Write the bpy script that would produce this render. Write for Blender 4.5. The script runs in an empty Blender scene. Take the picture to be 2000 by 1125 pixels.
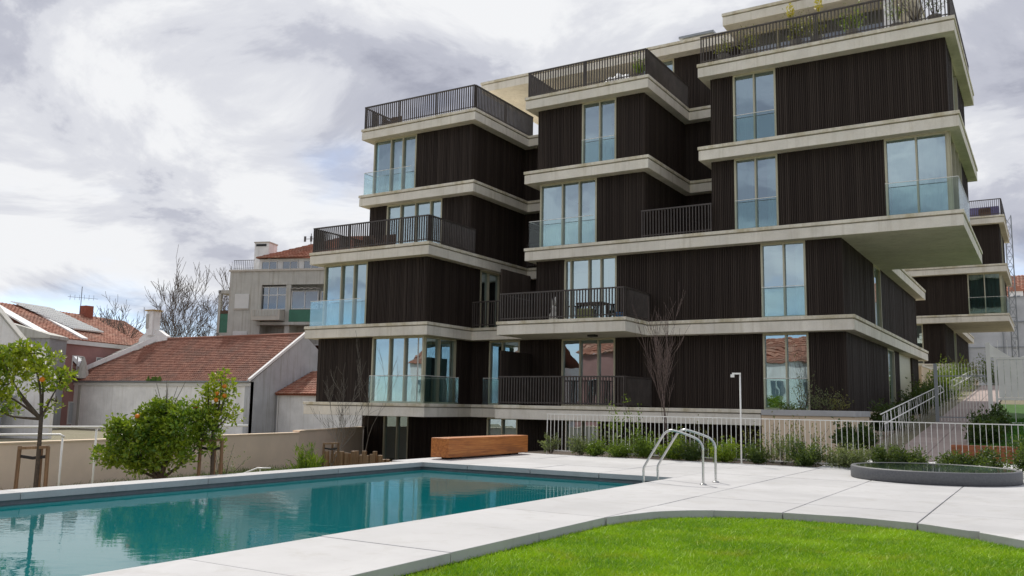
import bpy, bmesh, math, random
import numpy as np
from mathutils import Vector, Matrix
random.seed(7); rng = np.random.default_rng(7)
S = bpy.context.scene
COL = S.collection
R = math.radians
# ------------------------------------------------------------------ camera
YAW, PITCH, ROLL, FPX, EYE = R(31.611), R(7.611), R(1.009), 1711.2, 1.3
def cam_axes():
    f = Vector((-math.sin(YAW), math.cos(YAW), 0)); r = Vector((math.cos(YAW), math.sin(YAW), 0)); up = Vector((0, 0, 1))
    f2 = f*math.cos(PITCH) + up*math.sin(PITCH); u2 = up*math.cos(PITCH) - f*math.sin(PITCH)
    r3 = r*math.cos(ROLL) + u2*math.sin(ROLL); u3 = u2*math.cos(ROLL) - r*math.sin(ROLL)
    return r3, u3, f2
cr, cu, cf = cam_axes()
cam = bpy.data.cameras.new('camera'); cam_o = bpy.data.objects.new('camera', cam); COL.objects.link(cam_o)
cam.sensor_width = 36; cam.lens = 36*FPX/2000; cam.clip_start = .05; cam.clip_end = 8000
m = Matrix.Identity(4)
for i in range(3): m[i][0], m[i][1], m[i][2] = cr[i], cu[i], -cf[i]
m[2][3] = EYE; cam_o.matrix_world = m
S.camera = cam_o
# ------------------------------------------------------------------ sky, sun, exposure
SUN_AZ, SUN_EL = R(-45.0), R(52)          # clockwise from +Y, seen from above
to_sun = Vector((math.sin(SUN_AZ)*math.cos(SUN_EL), math.cos(SUN_AZ)*math.cos(SUN_EL), math.sin(SUN_EL)))
world = bpy.data.worlds.new('World'); S.world = world; world.use_nodes = True
def build_world():
    nt = world.node_tree; N = nt.nodes; L = nt.links
    for n in list(N): N.remove(n)
    out = N.new('ShaderNodeOutputWorld')
    sky = N.new('ShaderNodeTexSky'); sky.sky_type = 'NISHITA'; sky.sun_disc = False
    sky.air_density = .7; sky.dust_density = .2; sky.ozone_density = 2.0; sky.sun_elevation = SUN_EL; sky.sun_rotation = SUN_AZ
    b1 = N.new('ShaderNodeBackground'); b1.inputs[1].default_value = .085
    L.new(sky.outputs[0], b1.inputs[0])
    tc = N.new('ShaderNodeTexCoord'); sep = N.new('ShaderNodeSeparateXYZ'); L.new(tc.outputs['Generated'], sep.inputs[0])
    def mth(op, a, b=None):
        n = N.new('ShaderNodeMath'); n.operation = op
        for i, x in enumerate((a, b)):
            if x is None: continue
            if isinstance(x, (int, float)): n.inputs[i].default_value = x
            else: L.new(x, n.inputs[i])
        return n.outputs[0]
    zz = mth('ADD', mth('MAXIMUM', sep.outputs[2], 0.0), .28)
    comb = N.new('ShaderNodeCombineXYZ')
    L.new(mth('DIVIDE', sep.outputs[0], zz), comb.inputs[0]); L.new(mth('DIVIDE', sep.outputs[1], zz), comb.inputs[1])
    mp = N.new('ShaderNodeMapping'); mp.inputs['Location'].default_value = (3.1, 1.7, .4); L.new(comb.outputs[0], mp.inputs[0])
    def noise(scale, detail, rough, dist=0., off=0.):
        n = N.new('ShaderNodeTexNoise'); n.inputs['Scale'].default_value = scale; n.inputs['Detail'].default_value = detail
        n.inputs['Roughness'].default_value = rough; n.inputs['Distortion'].default_value = dist
        if off:
            mm = N.new('ShaderNodeMapping'); mm.inputs['Location'].default_value = (off, off*.7, off*.3); L.new(mp.outputs[0], mm.inputs[0]); L.new(mm.outputs[0], n.inputs[0])
        else: L.new(mp.outputs[0], n.inputs[0])
        return n.outputs[0]
    def ramp(x, stops):
        n = N.new('ShaderNodeValToRGB'); e = n.color_ramp.elements
        while len(e) < len(stops): e.new(.5)
        for k, (p, c) in enumerate(stops): e[k].position = p; e[k].color = (*c, 1)
        n.color_ramp.interpolation = 'EASE'
        L.new(x, n.inputs[0]); return n.outputs[0]
    low = N.new('ShaderNodeMapRange'); low.inputs[1].default_value = .02; low.inputs[2].default_value = .26; low.inputs[3].default_value = -.09; low.inputs[4].default_value = .12
    L.new(sep.outputs[2], low.inputs[0])
    cover = ramp(mth('ADD', noise(.95, 8, .52, .25, 5.3), low.outputs[0]), [(.32, (.12, .12, .12)), (.54, (1, 1, 1))])
    big = noise(.8, 3, .5, .2, 2.1); lump = noise(2.3, 10, .60, .45)
    shade = mth('ADD', mth('MULTIPLY', big, .45), mth('MULTIPLY', lump, .55))
    col = ramp(shade, [(.415, (.165, .172, .208)), (.475, (.240, .247, .282)), (.52, (.325, .331, .355)), (.58, (.405, .409, .418))])
    b2 = N.new('ShaderNodeBackground'); L.new(col, b2.inputs[0]); b2.inputs[1].default_value = 1.0
    mix = N.new('ShaderNodeMixShader'); L.new(cover, mix.inputs[0]); L.new(b1.outputs[0], mix.inputs[1]); L.new(b2.outputs[0], mix.inputs[2])
    L.new(mix.outputs[0], out.inputs[0])
build_world()
sun = bpy.data.lights.new('sun', 'SUN'); sun.energy = 1.6; sun.angle = R(2.5); sun.color = (1, .95, .87)
sun_o = bpy.data.objects.new('sun', sun); COL.objects.link(sun_o)
sun_o.rotation_euler = (-to_sun).to_track_quat('-Z', 'Y').to_euler(); sun_o.location = to_sun*200
S.view_settings.view_transform = 'Standard'; S.view_settings.look = 'None'; S.view_settings.gamma = 1
S.view_settings.use_curve_mapping = False; S.view_settings.exposure = 1.15
S.render.engine = 'CYCLES'
try:
    S.cycles.max_bounces = 8; S.cycles.transparent_max_bounces = 24; S.cycles.use_denoising = True
    S.cycles.caustics_reflective = False; S.cycles.caustics_refractive = False
except Exception: pass
# ------------------------------------------------------------------ materials
MATS = {}
class NB:
    """tiny node builder"""
    def __init__(s, name):
        s.m = bpy.data.materials.new(name); s.m.use_nodes = True; s.nt = s.m.node_tree; s.N = s.nt.nodes; s.L = s.nt.links
        s.p = s.N['Principled BSDF']; s.out = s.N['Material Output']; MATS[name] = s.m
        s.tc = s.N.new('ShaderNodeTexCoord').outputs['Object']
    def new(s, t): return s.N.new(t)
    def map(s, scale=(1, 1, 1), loc=(0, 0, 0)):
        n = s.new('ShaderNodeMapping'); n.inputs['Scale'].default_value = scale; n.inputs['Location'].default_value = loc
        s.L.new(s.tc, n.inputs[0]); return n.outputs[0]
    def noise(s, scale, detail=5, rough=.55, vec=None, dist=0):
        n = s.new('ShaderNodeTexNoise'); n.inputs['Scale'].default_value = scale; n.inputs['Detail'].default_value = detail
        n.inputs['Roughness'].default_value = rough; n.inputs['Distortion'].default_value = dist
        s.L.new(vec if vec is not None else s.tc, n.inputs[0]); return n.outputs[0]
    def ramp(s, x, stops, mode='LINEAR'):
        n = s.new('ShaderNodeValToRGB'); e = n.color_ramp.elements; n.color_ramp.interpolation = mode
        while len(e) < len(stops): e.new(.5)
        for k, (p, c) in enumerate(stops):
            e[k].position = p; e[k].color = (c, c, c, 1) if isinstance(c, (int, float)) else (*c, 1)
        s.L.new(x, n.inputs[0]); return n.outputs[0]
    def mix(s, fac, a, b, mode='MIX'):
        n = s.new('ShaderNodeMix'); n.data_type = 'RGBA'; n.blend_type = mode
        for sock, x in ((n.inputs[0], fac), (n.inputs[6], a), (n.inputs[7], b)):
            if isinstance(x, (int, float)): sock.default_value = x
            elif isinstance(x, tuple): sock.default_value = (*x, 1)
            else: s.L.new(x, sock)
        return n.outputs[2]
    def base(s, x):
        if isinstance(x, tuple): s.p.inputs['Base Color'].default_value = (*x, 1)
        else: s.L.new(x, s.p.inputs['Base Color'])
    def rough(s, r): 
        if isinstance(r, (int, float)): s.p.inputs['Roughness'].default_value = r
        else: s.L.new(r, s.p.inputs['Roughness'])
    def bump(s, h, strength=.3, dist=.02):
        n = s.new('ShaderNodeBump'); n.inputs['Strength'].default_value = strength; n.inputs['Distance'].default_value = dist
        s.L.new(h, n.inputs['Height']); s.L.new(n.outputs[0], s.p.inputs['Normal']); return n.outputs[0]
    def island(s): return s.new('ShaderNodeNewGeometry').outputs['Random Per Island']
    def objrand(s): return s.new('ShaderNodeObjectInfo').outputs['Random']
    def hsv(s, col, h=None, v=None, fac=None):
        n = s.new('ShaderNodeHueSaturation'); s.L.new(col, n.inputs['Color'])
        if v is not None: s.L.new(v, n.inputs['Value'])
        return n.outputs[0]

def plain(name, c, rough=.6, var=.12, scale=6, metal=0, bump=0):
    b = NB(name); n = b.noise(scale, 6, .6)
    lo = tuple(x*(1-var) for x in c); hi = tuple(min(1, x*(1+var)) for x in c)
    b.base(b.ramp(n, [(.3, lo), (.7, hi)])); b.rough(rough); b.p.inputs['Metallic'].default_value = metal
    if bump: b.bump(b.noise(scale*8, 6, .6), bump, .01)
    return b.m

def concrete(name, c, moss, streak=.35):
    b = NB(name)
    big = b.noise(.9, 6, .6); st = b.noise(1.0, 5, .6, b.map((5, 5, .25))); fine = b.noise(24, 6, .65)
    col = b.ramp(big, [(.3, tuple(x*.86 for x in c)), (.7, tuple(min(1, x*1.1) for x in c))])
    col = b.mix(b.ramp(st, [(.52, 0.), (.72, streak)]), col, (c[0]*.5, c[1]*.46, c[2]*.36))
    col = b.mix(b.ramp(fine, [(.35, .16), (.6, 0.)]), col, (c[0]*.6, c[1]*.6, c[2]*.55))
    if moss:
        ms = b.noise(1.6, 7, .65, b.map((1, 1, .6), (9, 4, 0)))
        col = b.mix(b.ramp(ms, [(.47, 0.), (.66, moss)]), col, (.37, .29, .10))
    b.base(col); b.rough(.8); b.bump(fine, .25, .01); return b.m
concrete('concrete', (.86, .81, .72), .10, .34)
concrete('concrete_cap', (.82, .765, .65), .55, .42)
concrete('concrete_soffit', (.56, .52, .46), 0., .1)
concrete('old_concrete', (.52, .51, .47), 0., .6)
concrete('white_render', (.89, .88, .87), 0., .3)
concrete('grey_render', (.36, .36, .37), 0., .6)
concrete('gable_render', (.52, .53, .55), 0., .7)

def mat_cladding():
    b = NB('cladding'); isl = b.island(); n = b.noise(1.2, 5, .6, b.map((12, 12, .35)))
    c = b.ramp(isl, [(0, (.027, .0185, .015)), (.5, (.036, .0255, .0205)), (1, (.050, .037, .030))])
    c = b.mix(b.ramp(n, [(.45, 0.), (.8, .45)]), c, (.060, .044, .035))
    b.base(c); b.rough(.7); b.p.inputs['Specular IOR Level'].default_value = .25; b.bump(b.noise(30, 4, .5, b.map((1, 1, .05))), .2, .005)
mat_cladding()
plain('dark_metal', (.07, .058, .052), .45, .25, 3)
plain('frame_metal', (.52, .49, .355), .38, .06, 3)
plain('interior', (.30, .29, .27), .8, .1, 1)
plain('interior_floor', (.22, .16, .10), .5, .2, 2)
plain('white_metal', (.85, .84, .80), .4, .05, 4)
plain('steel', (.62, .62, .60), .2, .05, 5, 1.0)
plain('grey_metal', (.28, .30, .32), .4, .1, 4, .6)
plain('rendered_beige', (.86, .68, .535), .85, .09, .8, 0, .15)
plain('rendered_sand', (.80, .64, .47), .85, .08, .8, 0, .15)
plain('pink_render', (.36, .19, .175), .85, .15, .7, 0, .1)
plain('yellow_render', (.52, .36, .13), .85, .2, .7)
plain('green_panel', (.045, .17, .11), .6, .15, 2)
plain('white_paint', (.72, .71, .69), .6, .06, 2)
plain('shutter_white', (.66, .66, .64), .6, .06, 2)
plain('brick_red', (.30, .09, .055), .85, .3, 8)
plain('curtain_white', (.66, .68, .66), .9, .06, 2)
plain('dark_void', (.03, .03, .03), .9, .1, 2)
plain('black_rubber', (.018, .016, .016), .6, .2, 9)
plain('bark', (.085, .066, .05), .9, .4, 22, 0, .5)
plain('bark_pale', (.17, .15, .125), .9, .35, 22, 0, .4)
plain('bark_grey', (.16, .135, .115), .9, .3, 6)
plain('twig_red', (.16, .115, .10), .9, .3, 22)
plain('soil', (.075, .055, .038), .95, .4, 5, 0, .5)
plain('gravel_white', (.62, .62, .63), .9, .3, 26, 0, .6)
plain('stone_grey', (.105, .108, .115), .55, .2, 30, 0, .15)
plain('pool_band', (.19, .22, .24), .35, .15, 9)
plain('basket_brown', (.10, .06, .04), .8, .3, 30)
plain('ceramic_white', (.75, .73, .68), .35, .05, 5)
plain('cushion_green', (.30, .32, .16), .9, .1, 8)
plain('blue_plastic', (.05, .20, .50), .4, .1, 5)
plain('violet_cloth', (.16, .15, .30), .9, .2, 6)
plain('cloth_white', (.80, .81, .82), .8, .04, 5)
plain('sheeting', (.52, .53, .56), .35, .2, .5)
plain('orange_skin', (.75, .22, .01), .5, .1, 20, 0, .1)
plain('terrace_screen', (.20, .195, .19), .5, .1, 2)
plain('wire_metal', (.10, .10, .10), .5, .2, 5)

def mat_paving(name, c):
    b = NB(name); r = b.objrand(); big = b.noise(.8, 6, .6); fine = b.noise(60, 5, .6); sp = b.noise(7, 8, .7)
    col = b.ramp(r, [(0, tuple(x*.89 for x in c)), (1, tuple(min(1, x*1.05) for x in c))])
    col = b.mix(b.ramp(big, [(.40, 0.), (.66, .55)]), col, tuple(x*.74 for x in c))
    col = b.mix(b.ramp(b.noise(2.4, 7, .7, None, .8), [(.52, 0.), (.66, .42)]), col, (c[0]*.72, c[1]*.70, c[2]*.65))
    col = b.mix(b.ramp(sp, [(.58, 0.), (.76, .45)]), col, tuple(x*.70 for x in c))
    b.base(col); b.rough(.75); b.bump(fine, .12, .004)
mat_paving('paving', (.505, .502, .505))
mat_paving('path_stone', (.42, .335, .305))

def mat_tile(name, c0, c1, c2):
    b = NB(name); isl = b.island(); n = b.noise(.6, 6, .65); d = b.noise(9, 5, .6)
    c = b.ramp(isl, [(0, c0), (.5, c1), (1, c2)])
    c = b.mix(b.ramp(n, [(.45, 0.), (.72, .55)]), c, (.105, .085, .07))
    c = b.mix(b.ramp(d, [(.55, 0.), (.75, .4)]), c, (.07, .055, .045))
    b.base(c); b.rough(.85)
mat_tile('tile_brown', (.20, .075, .048), (.26, .105, .068), (.33, .15, .10))
mat_tile('tile_red', (.30, .115, .07), (.37, .15, .095), (.43, .22, .15))
mat_tile('tile_grey', (.28, .27, .25), (.34, .33, .31), (.40, .39, .36))
mat_tile('sheet_pale', (.60, .59, .55), (.66, .65, .61), (.72, .71, .67))
mat_tile('mosaic', (.003, .17, .195), (.005, .20, .22), (.006, .225, .245))

def mat_wood(name, c0, c1, c2, ax):
    b = NB(name); sc = [22, 22, 22]; sc[ax] = 1.1
    n = b.noise(1.0, 8, .65, b.map(tuple(sc)), .6); k = b.noise(2.2, 4, .6)
    col = b.ramp(n, [(.3, c0), (.52, c1), (.72, c2)])
    col = b.mix(b.ramp(k, [(.5, 0.), (.75, .5)]), col, tuple(x*.55 for x in c1))
    b.base(col); b.rough(.5); b.bump(n, .25, .006)
mat_wood('beam_wood', (.20, .055, .010), (.44, .145, .028), (.56, .24, .06), 1)
mat_wood('red_wood', (.22, .06, .02), (.34, .105, .035), (.42, .16, .06), 0)
mat_wood('stake_wood', (.12, .065, .03), (.20, .115, .055), (.28, .18, .09), 2)
mat_wood('log_wood', (.15, .085, .045), (.27, .165, .085), (.38, .26, .15), 2)

def mat_leaf(name, c0, c1, c2, trans=.35, rough=.45):
    b = NB(name); isl = b.island(); n = b.noise(2.5, 3, .5)
    col = b.ramp(isl, [(0, c0), (.5, c1), (1, c2)])
    col = b.mix(b.ramp(n, [(.4, 0.), (.65, .5)]), col, c2)
    b.base(col); b.rough(rough)
    t = b.new('ShaderNodeBsdfTranslucent'); bright = b.mix(.5, col, (.30, .40, .02)); b.L.new(bright, t.inputs[0])
    mx = b.new('ShaderNodeMixShader'); mx.inputs[0].default_value = trans
    b.L.new(b.p.outputs[0], mx.inputs[1]); b.L.new(t.outputs[0], mx.inputs[2]); b.L.new(mx.outputs[0], b.out.inputs[0])
mat_leaf('leaf_citrus', (.08, .17, .012), (.22, .32, .016), (.48, .50, .03))
mat_leaf('leaf_bush', (.05, .13, .014), (.11, .22, .018), (.32, .40, .025))
mat_leaf('leaf_dark', (.020, .048, .016), (.038, .078, .022), (.075, .12, .03))
mat_leaf('leaf_grey', (.08, .115, .055), (.14, .175, .085), (.25, .27, .13))
mat_leaf('leaf_olive', (.09, .105, .03), (.16, .165, .045), (.26, .22, .06))
mat_leaf('leaf_yellow', (.55, .42, .01), (.65, .50, .015), (.70, .58, .03))
mat_leaf('leaf_fresh', (.05, .115, .015), (.10, .18, .022), (.20, .29, .035))
mat_leaf('petal_red', (.20, .03, .05), (.26, .05, .08), (.30, .10, .10))

def mat_grass(name, c0, c1, c2):
    b = NB(name); isl = b.island(); n = b.noise(.9, 6, .6); n2 = b.noise(5, 4, .6)
    col = b.ramp(isl, [(0, c0), (.5, c1), (1, c2)])
    col = b.mix(b.ramp(n, [(.42, 0.), (.68, .6)]), col, tuple(min(1, x*1.35) for x in c2))
    col = b.mix(b.ramp(n2, [(.5, 0.), (.7, .5)]), col, c0)
    dry = b.noise(1.7, 7, .7, b.map((1, 1, 1), (4, 7, 0)))
    col = b.mix(b.ramp(dry, [(.53, 0.), (.70, .55)]), col, (c2[0]*1.25, c2[1]*.88, c2[2]*3))
    b.base(col); b.rough(.6)
    t = b.new('ShaderNodeBsdfTranslucent'); b.L.new(col, t.inputs[0])
    mx = b.new('ShaderNodeMixShader'); mx.inputs[0].default_value = .35
    b.L.new(b.p.outputs[0], mx.inputs[1]); b.L.new(t.outputs[0], mx.inputs[2]); b.L.new(mx.outputs[0], b.out.inputs[0])
mat_grass('grass', (.12, .28, .006), (.22, .43, .006), (.36, .52, .012))
mat_grass('grass_wild', (.06, .12, .02), (.10, .18, .025), (.16, .22, .04))
mat_grass('grass_lush', (.035, .12, .012), (.055, .17, .014), (.085, .22, .018))
def mat_ground():
    b = NB('ground_cover'); n = b.noise(.5, 7, .65); f = b.noise(14, 6, .7)
    c = b.ramp(n, [(.35, (.30, .26, .20)), (.5, (.24, .22, .14)), (.65, (.26, .25, .165))])
    c = b.mix(b.ramp(f, [(.4, .5), (.6, 0.)]), c, (.09, .075, .05)); b.base(c); b.rough(.95); b.bump(f, .6, .03)
mat_ground()

def mat_glass(name, tint, refl, base, ior, rcol=(.86, .97, 1.0), wob=0.0):
    b = NB(name); b.N.remove(b.p)
    tr = b.new('ShaderNodeBsdfTransparent'); tr.inputs[0].default_value = (*tint, 1)
    gl = b.new('ShaderNodeBsdfGlossy'); gl.inputs['Roughness'].default_value = .0; gl.inputs[0].default_value = (*rcol, 1)
    fr = b.new('ShaderNodeFresnel'); fr.inputs[0].default_value = ior
    ma = b.new('ShaderNodeMath'); ma.operation = 'MULTIPLY_ADD'; ma.use_clamp = True
    b.L.new(fr.outputs[0], ma.inputs[0]); ma.inputs[1].default_value = refl; ma.inputs[2].default_value = base
    if wob:
        bp = b.new('ShaderNodeBump'); bp.inputs['Strength'].default_value = wob; bp.inputs['Distance'].default_value = .02
        b.L.new(b.noise(.9, 2, .5), bp.inputs['Height']); b.L.new(bp.outputs[0], gl.inputs['Normal'])
    mx = b.new('ShaderNodeMixShader'); b.L.new(ma.outputs[0], mx.inputs[0]); b.L.new(tr.outputs[0], mx.inputs[1]); b.L.new(gl.outputs[0], mx.inputs[2])
    b.L.new(mx.outputs[0], b.out.inputs[0])
mat_glass('glass', (.50, .71, .70), .9, .47, 1.5, (.74, .92, 1.0), wob=.16)
mat_glass('glass_rail', (.92, .97, .965), .5, .012, 1.45, (.95, 1, 1))
mat_glass('glass_old', (.30, .33, .35), .9, .18, 1.5, (.9, .95, 1))
def mat_water(name, tint, sx, sy, st, dist, body=None, share=0.):
    b = NB(name); b.N.remove(b.p)
    tr = b.new('ShaderNodeBsdfTransparent'); tr.inputs[0].default_value = (*tint, 1)
    gl = b.new('ShaderNodeBsdfGlossy'); gl.inputs['Roughness'].default_value = .0
    fr = b.new('ShaderNodeFresnel'); fr.inputs[0].default_value = 1.5
    bp = b.new('ShaderNodeBump'); bp.inputs['Strength'].default_value = st; bp.inputs['Distance'].default_value = dist
    rot = b.new('ShaderNodeMapping'); rot.inputs['Rotation'].default_value = (0, 0, -YAW); b.L.new(b.tc, rot.inputs[0])
    mp = b.new('ShaderNodeMapping'); mp.inputs['Scale'].default_value = (sx, sy, 1); b.L.new(rot.outputs[0], mp.inputs[0])
    if body:                                             # light scattered back by the water itself
        df = b.new('ShaderNodeBsdfDiffuse'); df.inputs[0].default_value = (*body, 1); mb_ = b.new('ShaderNodeMixShader'); mb_.inputs[0].default_value = share
        b.L.new(tr.outputs[0], mb_.inputs[1]); b.L.new(df.outputs[0], mb_.inputs[2]); tr = mb_
    n1 = b.noise(1.0, 4, .55, mp.outputs[0], .3); b.L.new(n1, bp.inputs['Height'])
    b.L.new(bp.outputs[0], gl.inputs['Normal']); b.L.new(bp.outputs[0], fr.inputs['Normal'])
    mx = b.new('ShaderNodeMixShader'); b.L.new(fr.outputs[0], mx.inputs[0]); b.L.new(tr.outputs[0], mx.inputs[1]); b.L.new(gl.outputs[0], mx.inputs[2])
    b.L.new(mx.outputs[0], b.out.inputs[0])
mat_water('water', (.60, .97, .97), 2.2, 3.6, .085, .03, (.004, .185, .205), .78)
mat_water('water_shallow', (.6, .75, .72), 6, 6, .1, .01)
# ------------------------------------------------------------------ mesh helpers
WL = {}
def link(o, parent=None, wl=(0, 0, 0)):
    COL.objects.link(o); WL[o.name] = Vector(wl)
    if parent is not None:
        o.parent = parent; o.matrix_parent_inverse = Matrix.Translation(-WL[parent.name])
    return o
def tag(o, label=None, cat=None, group=None, kind=None):
    if label: o['label'] = label
    if cat: o['category'] = cat
    if group: o['group'] = group
    if kind: o['kind'] = kind
    return o
def empty(name, loc, label, cat, group=None):
    o = bpy.data.objects.new(name, None); o.location = loc; o.empty_display_size = .2
    link(o, None, loc); return tag(o, label, cat, group)
class MB:
    def __init__(s): s.v = []; s.f = []
    def box(s, x0, x1, y0, y1, z0, z1):
        if x0 > x1: x0, x1 = x1, x0
        if y0 > y1: y0, y1 = y1, y0
        i = len(s.v)
        s.v += [(x0,y0,z0),(x1,y0,z0),(x1,y1,z0),(x0,y1,z0),(x0,y0,z1),(x1,y0,z1),(x1,y1,z1),(x0,y1,z1)]
        s.f += [(i,i+3,i+2,i+1),(i+4,i+5,i+6,i+7),(i,i+1,i+5,i+4),(i+1,i+2,i+6,i+5),(i+2,i+3,i+7,i+6),(i+3,i,i+4,i+7)]
        return s
    def prism(s, pts, z0, z1):
        a = sum(pts[k][0]*pts[(k+1) % len(pts)][1] - pts[(k+1) % len(pts)][0]*pts[k][1] for k in range(len(pts)))
        if a < 0: pts = pts[::-1]
        i = len(s.v); n = len(pts)
        s.v += [(x, y, z0) for x, y in pts] + [(x, y, z1) for x, y in pts]
        s.f += [tuple(range(i+n-1, i-1, -1)), tuple(range(i+n, i+2*n))]
        for k in range(n): s.f.append((i+k, i+(k+1) % n, i+n+(k+1) % n, i+n+k))
        return s
    def face(s, *p):
        i = len(s.v); s.v += [tuple(q) for q in p]; s.f.append(tuple(range(i, i+len(p)))); return s
    def solid(s, quad, t):
        """planar polygon thickened by vector t"""
        i = len(s.v); n = len(quad); t = Vector(t)
        s.v += [tuple(q) for q in quad] + [tuple(Vector(q)+t) for q in quad]
        s.f += [tuple(range(i, i+n)), tuple(range(i+2*n-1, i+n-1, -1))]
        for k in range(n): s.f.append((i+(k+1) % n, i+k, i+n+k, i+n+(k+1) % n))
        return s
    def bar(s, a, b, w, h=None):
        h = h or w; a = Vector(a); b = Vector(b); d = (b-a).normalized()
        x = d.cross(Vector((0, 0, 1)))
        x = Vector((1, 0, 0)) if x.length < 1e-4 else x.normalized()
        y = x.cross(d); i = len(s.v)
        for p in (a, b):
            for sx, sy in ((-1,-1),(1,-1),(1,1),(-1,1)): s.v.append(tuple(p + x*sx*w/2 + y*sy*h/2))
        s.f += [(i,i+1,i+2,i+3),(i+7,i+6,i+5,i+4)] + [(i+(k+1) % 4,i+k,i+4+k,i+4+(k+1) % 4) for k in range(4)]
        return s
    def tube(s, pts, r, n=6, cap=True):
        pts = [Vector(p) for p in pts]; rs = r if isinstance(r, (list, tuple)) else [r]*len(pts); i = len(s.v)
        ref = None
        for k, p in enumerate(pts):
            d = (pts[min(k+1, len(pts)-1)] - pts[max(k-1, 0)]).normalized()
            if ref is None: ref = d.orthogonal().normalized()
            x = (ref - d*ref.dot(d)); x = d.orthogonal().normalized() if x.length < 1e-5 else x.normalized(); ref = x; y = d.cross(x)
            for j in range(n):
                a = 2*math.pi*j/n; s.v.append(tuple(p + (x*math.cos(a) + y*math.sin(a))*rs[k]))
        for k in range(len(pts)-1):
            for j in range(n):
                s.f.append((i+k*n+j, i+k*n+(j+1) % n, i+(k+1)*n+(j+1) % n, i+(k+1)*n+j))
        if cap:
            s.f.append(tuple(i+j for j in range(n))[::-1]); s.f.append(tuple(i+(len(pts)-1)*n+j for j in range(n)))
        return s
    def lathe(s, prof, c, n=16):
        i = len(s.v)
        for r, z in prof:
            for j in range(n):
                a = 2*math.pi*j/n; s.v.append((c[0]+r*math.cos(a), c[1]+r*math.sin(a), c[2]+z))
        for k in range(len(prof)-1):
            for j in range(n): s.f.append((i+k*n+j, i+k*n+(j+1) % n, i+(k+1)*n+(j+1) % n, i+(k+1)*n+j))
        s.f.append(tuple(i+j for j in range(n))[::-1]); s.f.append(tuple(i+(len(prof)-1)*n+j for j in range(n)))
        return s
    def mesh(s, name, mat, smooth=False):
        me = bpy.data.meshes.new(name); me.from_pydata(s.v, [], s.f); me.materials.append(MATS[mat])
        if smooth: me.polygons.foreach_set('use_smooth', [True]*len(me.polygons))
        me.update(); return me
    def build(s, name, mat, parent=None, smooth=False, bevel=0):
        o = bpy.data.objects.new(name, s.mesh(name, mat, smooth)); link(o, parent)
        if bevel:
            md = o.modifiers.new('bevel', 'BEVEL'); md.width = bevel; md.segments = 2; md.limit_method = 'ANGLE'
        return o
def np_mesh(name, V, F, mat):
    me = bpy.data.meshes.new(name); nv, nf, k = len(V), len(F), F.shape[1]
    me.vertices.add(nv); me.vertices.foreach_set('co', V.astype(np.float32).ravel())
    me.loops.add(nf*k); me.loops.foreach_set('vertex_index', F.astype(np.int32).ravel())
    me.polygons.add(nf); me.polygons.foreach_set('loop_start', np.arange(0, nf*k, k, dtype=np.int32))
    me.update(calc_edges=True); me.validate(); me.materials.append(MATS[mat]); return me
def unit(a): return a/np.maximum(1e-9, np.linalg.norm(a, axis=1, keepdims=True))
def leaves(name, P, D, length, width, mat, parent=None, fold=.25, jitter=.5):
    """one folded leaf (two triangles sharing a rib) at each point P, pointing along D"""
    n = len(P); D = unit(D + rng.normal(0, jitter, (n, 3))); A = unit(np.cross(D, rng.normal(0, 1, (n, 3)))); Nn = np.cross(A, D)
    l = (length*rng.uniform(.65, 1.25, n))[:, None]; w = (width*rng.uniform(.7, 1.2, n))[:, None]
    V = np.empty((n, 4, 3)); V[:, 0] = P; V[:, 1] = P + D*l*.5 + A*w*.5 + Nn*w*fold; V[:, 2] = P + D*l; V[:, 3] = P + D*l*.5 - A*w*.5 + Nn*w*fold
    b = np.arange(n)*4; F = np.empty((n, 2, 3), int)
    F[:, 0] = np.stack([b, b+1, b+2], 1); F[:, 1] = np.stack([b, b+2, b+3], 1)
    o = bpy.data.objects.new(name, np_mesh(name, V.reshape(-1, 3), F.reshape(-1, 3), mat)); return link(o, parent)
def blob_points(clusters, n):
    """points spread through several ellipsoids (cx,cy,cz,rx,ry,rz,weight), denser toward the skin"""
    w = np.array([c[6] for c in clusters], float); idx = rng.choice(len(clusters), n, p=w/w.sum()); c = np.array([k[:6] for k in clusters])[idx]
    d = unit(rng.normal(0, 1, (n, 3))); r = rng.uniform(.25, 1, n)[:, None]**.5
    return c[:, :3] + d*r*c[:, 3:6], d
def grass(name, area_fn, n, h, mat, parent=None, label=None):
    P = area_fn(n); n = len(P); a = rng.uniform(0, 2*math.pi, n); lean = rng.normal(0, .8, (n, 2)); hh = h*rng.uniform(.5, 1.25, n); w = .0045*rng.uniform(.7, 1.4, n)*(1+np.hypot(P[:, 0], P[:, 1])*.09)
    V = np.empty((n, 3, 3)); dx = np.cos(a)*w; dy = np.sin(a)*w
    V[:, 0] = P; V[:, 0, 0] -= dx; V[:, 0, 1] -= dy; V[:, 1] = P; V[:, 1, 0] += dx; V[:, 1, 1] += dy
    V[:, 2] = P; V[:, 2, 0] += lean[:, 0]*hh; V[:, 2, 1] += lean[:, 1]*hh; V[:, 2, 2] += hh
    F = np.arange(n*3).reshape(-1, 3)
    o = bpy.data.objects.new(name, np_mesh(name, V.reshape(-1, 3), F, mat)); link(o, parent); o['kind'] = 'stuff'
    if label: tag(o, label, 'grass')
    return o
def smooth_path(pts, k=5):
    pts = [Vector(p) for p in pts]; out = []
    for i in range(len(pts)-1):
        p0, p1, p2, p3 = pts[max(i-1, 0)], pts[i], pts[i+1], pts[min(i+2, len(pts)-1)]
        for j in range(k):
            t = j/k
            out.append(.5*((2*p1) + (p2-p0)*t + (2*p0-5*p1+4*p2-p3)*t*t + (3*p1-p0-3*p2+p3)*t**3))
    return out + [pts[-1]]
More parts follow.
